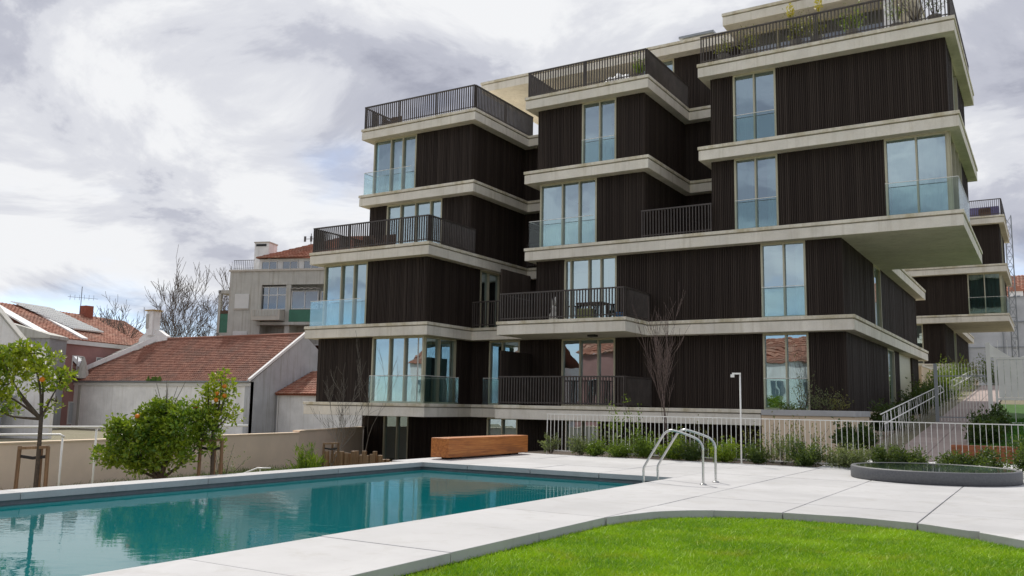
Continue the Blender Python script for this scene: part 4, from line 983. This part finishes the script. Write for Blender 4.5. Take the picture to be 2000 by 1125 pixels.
    E = empty('rabbit_statue', (-16.1, 29.2, LB), 'white rabbit shaped ornament standing behind the middle balcony railing', 'ornament')
    MB().lathe([(.12, .0), (.17, .08), (.16, .22), (.10, .36), (.09, .40), (.115, .46), (.11, .54), (.06, .60)], (-16.1, 29.2, LB), 16).build('body', 'ceramic_white', E, True)
    for s in (-1, 1): MB().tube([(-16.1+s*.045, 29.2, LB+.56), (-16.1+s*.07, 29.2, LB+.75), (-16.1+s*.085, 29.2, LB+.93)], [.03, .04, .012], 8).build('ear', 'ceramic_white', E, True)
    for s in (-1, 1): MB().tube([(-16.1+s*.08, 29.1, LB+.0), (-16.1+s*.07, 29.12, LB+.25)], [.035, .04], 8).build('leg', 'ceramic_white', E, True)
    T_ = empty('balcony_table', (-14.7, 29.6, LB), 'dark low table on the middle balcony', 'table'); MB().box(-15.2, -14.1, 29.3, 29.9, LB+.62, LB+.68).build('table_top', 'dark_metal', T_)
    for s in (-1, 1):
        for t in (-1, 1): MB().box(-14.65+s*.5-.025, -14.65+s*.5+.025, 29.6+t*.25-.025, 29.6+t*.25+.025, LB, LB+.619).build('leg', 'dark_metal', T_)
    o = MB().box(-15.0, -14.4, 29.0, 29.25, LB, LB+.42).build('garden_cushion', 'cushion_green', None, bevel=.06); tag(o, 'olive green cushion standing against the balcony railing', 'cushion')
    o = MB().lathe([(.12, 0), (.17, .16), (.18, .2), (.15, .2)], (-13.25, 29.0, LB), 14).build('blue_tub', 'blue_plastic', None, True); tag(o, 'small blue tub in the corner of the middle balcony', 'tub')
    o = MB().box(-4.6, -2.4, 65.9, 65.95, LE, LE+1.0).build('privacy_cloth', 'violet_cloth'); tag(o, 'violet privacy cloth behind the railing of the second block', 'cloth')
    o = MB().box(-14.8, -14.5, 29.5, 29.8, LB-TH-.08, LB-TH-.001).build('ceiling_lamp', 'black_rubber'); tag(o, 'small black lamp under the middle balcony', 'lamp')
terrace_things()
# ------------------------------------------------------------------ houses behind
def tiles(parent, e0, e1, r0, r1, rows, cols, mat, step=.05, wave=.035, name='roof_tiles'):
    """stepped, corrugated tile courses between the eave e0-e1 and the ridge r0-r1"""
    e0, e1, r0, r1 = map(Vector, (e0, e1, r0, r1)); nrm = (e1-e0).cross(r0-e0).normalized()
    if nrm.z < 0: nrm = -nrm
    V = []; F = []
    for i in range(rows):
        for j in range(cols):
            ia = i/rows; ib = (i+1.12)/rows; jj = [j/cols, (j+.5)/cols, (j+1)/cols]; k = len(V); lift = step*random.uniform(.8, 1.2)
            for t, up in ((ia, lift), (min(1.02, ib), 0)):
                a = e0.lerp(r0, t); b = e1.lerp(r1, t)
                for q, wv in zip(jj, (0, wave, 0)): V.append(a.lerp(b, q) + nrm*(up+wv))
            for q in jj: V.append(e0.lerp(r0, ia).lerp(e1.lerp(r1, ia), q) - nrm*.02)
            F += [(k, k+1, k+4, k+3), (k+1, k+2, k+5, k+4), (k+6, k+7, k+1, k), (k+7, k+8, k+2, k+1)]
    mb = MB(); mb.v = [tuple(v) for v in V]; mb.f = F
    o = mb.build(name, mat, parent); o['kind'] = 'stuff'; return o
def hwin(B, c, dx, w, h, nrm, mat_f='white_paint', glass='glass_old', bars=1, curtain_=None, name='window', hb=False):
    """window on any wall: c centre, dx unit vector along the wall, nrm outward"""
    c, dx, nrm = Vector(c), Vector(dx).normalized(), Vector(nrm).normalized(); up = Vector((0, 0, 1))
    def bx(mb, x0, x1, z0, z1, d0, d1): mb.solid([c+dx*x0+up*z0+nrm*d0, c+dx*x1+up*z0+nrm*d0, c+dx*x1+up*z1+nrm*d0, c+dx*x0+up*z1+nrm*d0], nrm*(d1-d0))
    mb = MB(); t = .07
    bx(mb, -w/2, w/2, -h/2, -h/2+t, .0, .07); bx(mb, -w/2, w/2, h/2-t, h/2, .0, .07)
    for k in range(bars+2):
        x = -w/2 + (w-t)*k/(bars+1); bx(mb, x, x+t, -h/2+t+.001, h/2-t-.001, .0, .065)
    if hb: bx(mb, -w/2+t+.001, w/2-t-.001, h*.12, h*.12+t, .0, .06)
    o = mb.build(name, mat_f, B)
    mb = MB(); bx(mb, -w/2+t*.5, w/2-t*.5, -h/2+t*.5, h/2-t*.5, .012, .03); mb.build('pane', glass, o)
    if curtain_:
        for a, b in curtain_: mb = MB(); bx(mb, -w/2+w*a, -w/2+w*b, -h/2+t, h/2-t, .003, .010); mb.build('curtain', 'curtain_white', o)
    else: mb = MB(); bx(mb, -w/2+t*.5, w/2-t*.5, -h/2+t*.5, h/2-t*.5, .002, .006); mb.build('dark_interior', 'dark_void', o)
    return o
def low_house():
    H = empty('low_house', (-58, 46, -1.25), 'long low white house with a brown tiled roof behind the garden wall', 'house')
    v, zr, ze = 44.0, 6.4, 2.66; ul, ur, vr = -71.3, -48.9, 49.2
    MB().box(ul, ur, v, v+.3, -1.25, ze-.02).build('front_wall', 'white_render', H)
    MB().box(ul-.05, ur+.02, v-.12, v-.001, ze-.34, ze-.12).build('cornice', 'white_paint', H); MB().tube([(ul, v-.2, ze-.03), (ur, v-.2, ze-.03)], .09, 8).build('gutter', 'grey_metal', H)
    MB().box(ul-.02, ul+.55, v-.06, v-.001, -1.25, ze-.35).build('corner_pilaster', 'white_paint', H); MB().box(ur-.5, ur+.03, v-.06, v-.001, -1.25, ze-.35).build('corner_pilaster', 'gable_render', H)
    MB().solid([(ur, v+.002, -1.25), (ur, vr+5.2, -1.25), (ur, vr+5.2, ze), (ur, vr, zr-.05), (ur, v+.002, ze-.05)], (-.3, 0, 0)).build('gable_wall', 'gable_render', H)
    MB().solid([(ur-.1, v-.2, ze-.02), (ur-.1, vr, zr+.02), (ur-.1, vr, zr+.24), (ur-.1, v-.2, ze+.18)], (.24, 0, 0)).build('gable_coping', 'white_render', H)
    MB().face((ul-5, v+5.2, ze), (ur, vr+5.2, ze), (ur, vr, zr-.02), (-66, vr, zr-.02)).build('rear_roof', 'tile_brown', H)
    tiles(H, (ul, v-.25, ze), (ur-.12, v-.25, ze), (-66, vr, zr), (ur-.12, vr, zr), 25, 92, 'tile_brown')
    MB().tube([(-66, vr, zr+.05), (ur-.1, vr, zr+.05)], .13, 8).build('ridge_tiles', 'tile_brown', H)
    # oblique left verge: white parapet and the weathered strip of roof beyond
    d = Vector((-66, vr, zr)) - Vector((ul, v-.25, ze)); p = Vector((ul-.1, v-.25, ze)); n = Vector((-.75, .35, 0)).normalized()
    MB().solid([p+d*.12+Vector((0, 0, .1)), p+d*1.02+Vector((0, 0, .1)), p+d*1.02+Vector((0, 0, .55)), p+d*.12+Vector((0, 0, .5))], n*.35).build('verge_parapet', 'white_render', H)
    MB().solid([p+Vector((-.4, .1, .0)), p+d*.16+Vector((-.4, .1, .05)), p+d*.16+Vector((-.4, .1, .42)), p+Vector((-.4, .1, .42))], (.3, 0, 0)).build('verge_end', 'brick_red', H)
    tiles(H, p+Vector((-3.2, .6, -.15)), p+Vector((-.5, .2, .0)), p+d+Vector((-2.6, .9, .45)), p+d+Vector((-.3, .4, .45)), 22, 10, 'tile_grey')
    MB().solid([(ul-3.0, v+.4, -1.25), (ul, v+.15, -1.25), (ul, v+.15, ze-.1), (ul-3.0, v+.4, ze-.2)], (0, .3, 0)).build('side_wall', 'grey_render', H)
    MB().solid([(-68.6, 48.7, zr-.4), (-65.2, 49.0, zr-.4), (-65.2, 49.0, zr+.3), (-66.3, 48.95, zr+.85), (-67.5, 48.8, zr+.9), (-68.6, 48.7, zr+.1)], (0, .4, 0)).build('ridge_gable', 'white_render', H)
    c = MB().box(-67.55, -66.75, 48.6, 49.4, zr+.4, zr+2.55).build('chimney', 'white_render', H); MB().box(-67.6, -67.25, 48.55, 49.35, zr+1.0, zr+2.3).build('flue_side', 'old_concrete', c)
    MB().box(-67.7, -66.6, 48.45, 49.55, zr+2.551, zr+2.64).build('cap', 'yellow_render', c)
    t = MB(); 
    for k in range(26): t.box(ul+11+k*.07, ul+11.05+k*.07, v-.33, v-.25, ze+.02, ze+.12+random.random()*.28)
    t.build('roof_weeds', 'leaf_fresh', H)
    A = empty('lean_to', (-42, 46, -1.25), 'white lean-to with a short red tiled roof beside the grey gable', 'outbuilding')
    MB().box(-48.85, -36, 46.6, 46.9, -1.25, 1.80).build('wall', 'white_render', A)
    MB().solid([(-48.86, 46.4, 1.72), (-36, 46.4, 1.72), (-36, 50.1, 3.5), (-48.86, 50.1, 3.5)], (0, 0, .08)).build('roof_deck', 'brick_red', A); tiles(A, (-48.86, 46.3, 1.84), (-36, 46.3, 1.84), (-48.86, 50.1, 3.62), (-36, 50.1, 3.62), 13, 48, 'tile_red')
    MB().tube([(-48.7, 46.5, -1.25), (-48.7, 46.5, 1.75)], .06, 6).build('downpipe', 'white_paint', A)
low_house()
def CF(r, f, z=0): return Vector((r*math.cos(YAW) - f*math.sin(YAW), r*math.sin(YAW) + f*math.cos(YAW), z))
def grey_flats():
    """block turned 13 degrees to the view, 76 m away"""
    o = CF(-24.7, 76); dx = CF(math.cos(R(13)), -math.sin(R(13))); dn = Vector((dx.y, -dx.x, 0)); back = -dn
    B = empty('grey_flats', (o.x, o.y, -1.25), 'weathered grey concrete flats with green balcony panels behind the low house', 'apartment building')
    def P(x, d, z): return o + dx*x - dn*d + Vector((0, 0, z))         # d: depth behind the facade
    def bx(mb, x0, x1, d0, d1, z0, z1): mb.solid([P(x0, d0, z0), P(x1, d0, z0), P(x1, d0, z1), P(x0, d0, z1)], back*(d1-d0)); return mb
    W = 15
    m = MB(); bx(m, 0, 3.1, 0, 9, -1.25, 12.5); bx(m, 3.1, W, .0, .25, 11.25, 12.5); bx(m, 3.1, W, 1.6, 9, -1.25, 12.4); bx(m, 5.4, 5.85, .02, 1.6, -1.25, 11.25); m.build('wall', 'old_concrete', B)
    m = MB(); bx(m, -.08, W, -.1, .3, 12.45, 12.62); m.build('parapet_coping', 'concrete_soffit', B)
    for z in (8.0, 4.6): 
        m = MB(); bx(m, 2.8, W, -.2, 1.6, z-.25, z); m.build('balcony_slab', 'old_concrete', B)
    m = MB(); bx(m, 2.75, 5.39, -.9, .0, 8.36, 9.0); bx(m, 2.75, 5.39, -.9, .4, 8.1, 8.359); m.build('balcony_front', 'concrete_soffit', B)
    m = MB(); bx(m, 5.86, 9.6, -.15, -.05, 8.02, 9.05); m.build('balcony_panel', 'green_panel', B)
    for k in range(8): m = MB(); bx(m, 2.85+k*.3, 3.1+k*.3, -.92, -.90, 8.45, 8.95); m.build('panel_rib', 'old_concrete', B)
    hwin(B, P(4.1, .25, 10.1), dx, 2.55, 2.0, dn, 'shutter_white', 'glass_old', 2, [(.12, .32), (.45, .62), (.7, .95)], hb=True)
    hwin(B, P(7.2, .05, 9.9), dx, 2.5, 1.6, dn, 'shutter_white', 'glass_old', 1, [(.42, .98)]); hwin(B, P(9.3, .05, 9.9), dx, 1.3, 1.45, dn, 'shutter_white', 'glass_old', 0)
    m = MB()
    for k in range(9): bx(m, 5.95+k*.3, 6.25+k*.3, -.35, .0, 10.8+.05*(k % 2), 10.88+.05*(k % 2))
    m.build('awning', 'tile_grey', B)
    for z, h in ((9.85, 1.25), (6.6, 1.25)): 
        m = MB(); bx(m, .6, 1.95, -.05, .05, z-h/2, z+h/2); s = m.build('roller_shutter', 'shutter_white', B); m = MB(); bx(m, .55, 2.0, -.10, -.051, z-h/2-.12, z-h/2-.02); m.build('sill', 'concrete_soffit', s)
    m = MB(); bx(m, .5, 2.05, -.03, -.001, -1, 5.8); m.build('pilaster_panel', 'old_concrete', B)
    hwin(B, P(4.5, 1.58, 5.5), dx, 1.3, 1.3, dn, 'white_paint', 'glass_old', 1); hwin(B, P(7.6, 1.58, 5.3), dx, 1.6, 1.8, dn, 'white_paint', 'glass_old', 1)
    # attic set back behind the parapet
    m = MB(); bx(m, 2.3, W, .8, 7, 12.4, 13.65); m.build('attic_wall', 'white_render', B)
    for x in (3.3, 5.3, 7.3): hwin(B, P(x, .78, 13.05), dx, 1.5, .78, dn, 'white_paint', 'glass_old', 1)
    tiles(B, P(2.2, .3, 13.68), P(W, .3, 13.68), P(8.6, 4.6, 16.2), P(W, 4.6, 16.2), 14, 40, 'tile_red', .06, .07)
    m = MB(); m.face(P(2.2, .3, 13.66), P(8.6, 4.6, 16.18), P(2.2, 7.5, 13.66)); m.build('roof_hip', 'tile_red', B)
    m = MB(); bx(m, 1.35, 2.75, 1.5, 3.0, 12.4, 15.25); s = m.build('chimney', 'white_render', B); m = MB(); bx(m, 1.3, 2.8, 1.45, 3.05, 15.251, 15.36); m.build('cap', 'concrete_soffit', s); m = MB(); bx(m, 1.5, 2.5, 1.47, 1.499, 14.95, 15.15); m.build('flue_opening', 'dark_void', s)
    m = MB()
    for k in range(11): m.bar(P(.15+k*.18, .3, 12.62), P(.15+k*.18, .3, 13.5), .03)
    m.bar(P(.1, .3, 13.5), P(2.1, .3, 13.5), .04); m.bar(P(.1, .3, 12.8), P(2.1, .3, 12.8), .03); m.build('roof_railing', 'wire_metal', B)
    # open stair loggia at the left flank
    m = MB(); bx(m, -1.75, -1.5, 1.2, 1.5, -1.25, 11.0); bx(m, -1.75, 0, 1.2, 3, 10.7, 11.0); bx(m, -1.75, 0, 1.2, 3, 6.9, 7.2); m.build('loggia_frame', 'old_concrete', B)
    m = MB(); bx(m, -1.7, 0, 1.25, 1.35, 7.2, 8.9); m.build('loggia_panel', 'green_panel', B); m = MB(); bx(m, -1.6, -.3, 1.22, 1.3, 8.9, 9.2); m.build('loggia_planting', 'basket_brown', B)
    A = empty('roof_antenna', P(5.8, 3.5, 15.3), 'small metal antenna on the red roof of the grey flats', 'antenna', 'roof antennas'); q = P(5.8, 3.5, 15.2)
    m = MB(); m.bar(q, q+Vector((0, 0, 1.2)), .05)
    for k in (-.6, 0, .6): m.bar(q+dx*(k-.1)+Vector((0, 0, .7)), q+dx*(k+.1)+Vector((0, 0, .7)), .05, .5)
    m.bar(q-dx*.6+Vector((0, 0, .7)), q+dx*.6+Vector((0, 0, .7)), .04); m.build('rods', 'wire_metal', A)
grey_flats()
def gable_block(name, label, near, ax_deg, length, width, z0, ze, rise_, wall, roof, rows, cols, wins=(), cat='house', group=None):
    """house whose long right-hand wall starts at `near` (r, f) and runs ax_deg right of the view axis; the roof rises to the left"""
    o = CF(*near); a = R(ax_deg); d = CF(math.sin(a), math.cos(a)); n = Vector((d.y, -d.x, 0)); L = -n
    B = empty(name, (o.x, o.y, z0), label, cat, group); up = Vector((0, 0, 1))
    P = lambda t, w, z: o + d*t + L*w + up*z
    m = MB(); m.solid([P(0, 0, z0), P(length, 0, z0), P(length, 0, ze), P(0, 0, ze)], L*.3)
    m.solid([P(0, .301, z0), P(0, width*2, z0), P(0, width*2, ze), P(0, width, ze+rise_-.1), P(0, .301, ze)], d*.3); m.build('wall', wall, B)
    m = MB(); m.solid([P(-.1, -.18, ze-.38), P(length+.1, -.18, ze-.38), P(length+.1, -.18, ze-.02), P(-.1, -.18, ze-.02)], L*.17); m.build('cornice', 'white_paint', B)
    tiles(B, P(-.1, -.2, ze), P(length+.1, -.2, ze), P(-.1, width, ze+rise_), P(length+.1, width, ze+rise_), rows, cols, roof, .05, .06)
    m = MB(); m.face(P(-.1, width, ze+rise_-.02), P(length, width, ze+rise_-.02), P(length, width*2, ze-.02), P(-.1, width*2, ze-.02)); m.build('rear_roof', roof, B)
    for t, z, w, h in wins: hwin(B, P(t, -.005, z), d, w, h, n, 'white_paint', 'glass_old', 1)
    return B, P, d, n, L
def left_houses():
    B, P, d, n, L = gable_block('pink_house', 'dusty pink house with white cornice and red tiled roof', (-37.6, 70), 12.5, 13.5, 6.2, -1.8, 6.1, 3.0, 'pink_render', 'tile_red', 20, 34, ((1.0, 3.7, 1.3, 2.2), (4.4, 3.7, 1.3, 2.2), (7.4, 3.7, 1.3, 2.2), (1.0, .0, 1.3, 1.9), (4.4, .0, 1.3, 1.9)), group='houses at the left')
    for t0, t1, w0, w1, mt in ((-.1, 1.1, -.1, 6.3, 'white_render'), (4.6, 5.4, -.1, 6.3, 'white_render')):
        z = lambda w: 6.1 + 3.0*(w+.2)/6.4 + .08
        MB().solid([P(t0, w0, z(w0)), P(t1, w0, z(w0)), P(t1, w1, z(w1)), P(t0, w1, z(w1))], (0, 0, .12)).build('verge_strip', mt, B)
    tiles(B, P(5.6, 1.6, 7.15), P(9.6, 1.6, 7.15), P(3.4, 6.2, 9.3), P(8.0, 6.2, 9.3), 10, 16, 'shutter_white', .06, .09)
    c = MB(); q = P(12.6, 6.0, 8.7); c.box(q.x-.5, q.x+.5, q.y-.4, q.y+.4, 8.4, 10.0); c.build('chimney', 'brick_red', B)
    c = MB(); q = P(4.2, -.8, 2.9); c.lathe([(.55, 0), (.5, .3), (.30, 1.1), (.06, 1.8)], (q.x, q.y, 2.9), 10).build('vent_cowl', 'old_concrete', B); MB().box(q.x-.18, q.x+.18, q.y-.18, q.y+.18, -1.25, 2.9).build('vent_stack', 'old_concrete', B)
    A = empty('roof_antenna', P(12.0, 6.2, 9.0), 'tall thin television antenna on the red roofs at the left', 'antenna', 'roof antennas'); q = P(12.0, 6.2, 8.9); m = MB(); m.bar(q, q+Vector((0, 0, 2.9)), .045); dx = CF(1, .15)
    m.bar(q-dx*1.2+Vector((0, 0, 1.9)), q+dx*1.5+Vector((0, 0, 1.75)), .03)
    for k in range(6): m.bar(q+dx*(-1+k*.42)+Vector((0, 0, 1.6)), q+dx*(-1+k*.42)+Vector((0, 0, 2.1)), .02)
    m.build('rods', 'wire_metal', A)
    # grey house end in front of it
    o = CF(-39.6, 69); dx = CF(1, .05).normalized(); nr = Vector((dx.y, -dx.x, 0)); G = empty('grey_house', (o.x, o.y, -1.8), 'small grey rendered house end with parapet and white framed window', 'house', 'houses at the left'); up = Vector((0, 0, 1))
    Q = lambda x, dd, z: o + dx*x - nr*dd + up*z
    MB().solid([Q(0, 0, -1.8), Q(3.2, 0, -1.8), Q(3.2, 0, 5.9), Q(0, 0, 5.9)], -nr*3).build('wall', 'grey_render', G)
    MB().solid([Q(-.1, -.15, 5.9), Q(3.3, -.15, 5.9), Q(3.3, -.15, 6.15), Q(-.1, -.15, 7.1)], -nr*3.2).build('parapet', 'old_concrete', G)
    MB().solid([Q(2.55, -.05, -1.8), Q(3.15, -.05, -1.8), Q(3.15, -.05, 5.2), Q(2.55, -.05, 5.2)], nr*-.04).build('quoin', 'white_render', G)
    hwin(G, Q(1.75, -.01, 4.7), dx, 1.0, 1.4, nr); hwin(G, Q(.4, -.01, 4.7), dx, .8, 1.4, nr)
    # nearest white gable
    o2 = CF(-37.2, 55); dx2 = CF(1, -.05).normalized(); nr2 = Vector((dx2.y, -dx2.x, 0)); K = empty('white_gable_house', (o2.x, o2.y, -1.5), 'plain white gable wall at the left edge behind the orange tree', 'house', 'houses at the left'); Q2 = lambda x, dd, z: o2 + dx2*x - nr2*dd + up*z
    MB().solid([Q2(0, 0, -1.5), Q2(8.9, 0, -1.5), Q2(8.9, 0, 2.4), Q2(4.6, 0, 6.9), Q2(0, 0, 6.9)], -nr2*.4).build('gable_wall', 'white_render', K)
    MB().solid([Q2(9.05, -.1, 2.3), Q2(4.6, -.1, 7.0), Q2(4.6, -.1, 7.12), Q2(9.1, -.1, 2.4)], -nr2*.6).build('verge', 'old_concrete', K)
    m = MB(); 
    for k in range(14): m.solid([Q2(.2+k*.46, -1.2, -1.5), Q2(.62+k*.46, -1.2, -1.5), Q2(.62+k*.46, -1.2, 1.0), Q2(.2+k*.46, -1.2, 1.0)], -nr2*.06)
    S_ = empty('metal_shed', Q2(3, -1, -1.5), 'dark grey sheet metal shed below the white gable', 'shed'); m.build('sheets', 'grey_metal', S_); MB().solid([Q2(.1, -1.3, 1.0), Q2(6.8, -1.3, 1.0), Q2(6.8, -.1, 1.3), Q2(.1, -.1, 1.3)], (0, 0, .06)).build('roof', 'grey_metal', S_)
    gable_block('yellow_house', 'ochre yellow house with red roof behind the bare trees', (-41.3, 90), 12.5, 9, 5, -1.8, 7.0, 3.0, 'yellow_render', 'tile_red', 14, 24, ((1.5, 5.0, 1.2, 1.8), (4.5, 5.0, 1.2, 1.8)), group='houses at the left')
left_houses()
def far_right():
    S_ = empty('sheeted_building', (-2, 112, 3), 'distant building wrapped in pale translucent scaffold sheeting', 'building')
    for k in range(5):
        for j in range(4):
            z = 3 + j*2.7; u = -11 + k*3.4; MB().box(u+.03, u+3.37, 108, 108.15, z+.03, z+2.66).build('sheet', 'sheeting', S_)
    m = MB()
    for k in range(6): m.bar((-11+k*3.4, 107.85, 3), (-11+k*3.4, 107.85, 14.2), .09)
    for j in range(5): m.bar((-11, 107.85, 3+j*2.7), (6, 107.85, 3+j*2.7), .07)
    m.build('scaffold_tubes', 'grey_metal', S_)
    MB().box(-11, 6, 108.3, 118, 3, 13.6).build('wall', 'white_render', S_)
    H = empty('dormer_house', (0, 128, 3), 'far white house with red roof and dormers at the right edge', 'house'); MB().box(-4.2, 12, 127, 140, 3, 15.8).build('wall', 'white_render', H)
    tiles(H, (-4.4, 126.7, 15.8), (12, 126.7, 15.8), (-4.4, 131, 19.2), (12, 131, 19.2), 14, 40, 'tile_red', .06, .08)
    for u in (-3.2, -.2, 2.8):
        dm = MB().box(u-.75, u+.75, 126.2, 129, 14.6, 16.6).build('dormer', 'white_render', H); hwin(H, (u, 126.19, 15.5), (1, 0, 0), .9, 1.2, (0, -1, 0)); MB().solid([(u-1, 126.0, 16.6), (u+1, 126.0, 16.6), (u, 126.0, 17.4)], (0, 3, 0)).build('dormer_roof', 'tile_red', dm)
    C = empty('lattice_mast', (-2.3, 80, 3), 'slim steel lattice mast beside the second block', 'mast'); m = MB(); w = .45
    for du, dv in ((0, 0), (w, 0), (0, w), (w, w)): m.bar((-2.55+du, 80+dv, 3), (-2.55+du, 80+dv, 17.2), .07)
    for k in range(17):
        z = 3.2 + k*.82
        for (a, b) in (((0, 0), (w, 0)), ((w, 0), (w, w)), ((w, w), (0, w)), ((0, w), (0, 0))): m.bar((-2.55+a[0], 80+a[1], z), (-2.55+b[0], 80+b[1], z+.82), .035); m.bar((-2.55+a[0], 80+a[1], z), (-2.55+b[0], 80+b[1], z), .03)
    m.build('lattice', 'grey_metal', C)
far_right()
def bare_trees():
    for (r, f, h, sd, lab) in ((-40.6, 92, 12.5, 21, 'leftmost large bare tree behind the low house'), (-38.0, 94, 13.5, 22, 'second large bare tree behind the chimney'), (-35.0, 90, 12.5, 23, 'third large bare tree right of the chimney'), (-32.6, 92, 14.5, 24, 'tallest bare tree beside the grey flats')):
        p = CF(r, f); branch_tree('bare_tree', (p.x, p.y, -1.5), h*1.25, .26, lab, 'tree', 'bark_grey', sd, .55, 5, .34, .8, 'large bare trees behind the low house', (3, 4), .016)
bare_trees()
def mirrored_street():
    """houses across the garden behind the viewer: the window panes mirror them"""
    for k, (u, v, w, h, mt, lab) in enumerate(((-22, -27, 13, 6.0, 'white_render', 'white house with red roof mirrored in the right hand windows'), (-40, -30, 15, 7.5, 'pink_render', 'pink house with red roof mirrored in the left tower glass'), (-60, -31, 16, 6.2, 'white_render', 'long white house mirrored in the lowest left panes'), (-5, -29, 11, 5.4, 'yellow_render', 'small ochre house mirrored in the side windows'))):
        B = empty('street_house', (u, v, -1.25), lab, 'house', 'houses mirrored in the glass'); MB().box(u-w/2, u+w/2, v-8, v, -1.25, h).build('wall', mt, B)
        tiles(B, (u+w/2+.3, v+.3, h), (u-w/2-.3, v+.3, h), (u+w/2+.3, v-4, h+2.8), (u-w/2-.3, v-4, h+2.8), 12, 26, 'tile_red', .06, .06); MB().face((u-w/2, v-8.3, h), (u+w/2, v-8.3, h), (u+w/2, v-4, h+2.78), (u-w/2, v-4, h+2.78)).build('rear_roof', 'tile_red', B)
        MB().box(u+1, u+2, v-3.2, v-2.2, h+1.5, h+4.2).build('chimney', 'white_render', B)
        for i in range(4):
            for j in range(2): hwin(B, (u-w/2+w*(i+.5)/4, v+.005, .6+j*2.8), (1, 0, 0), 1.2, 1.6, (0, 1, 0))
mirrored_street()
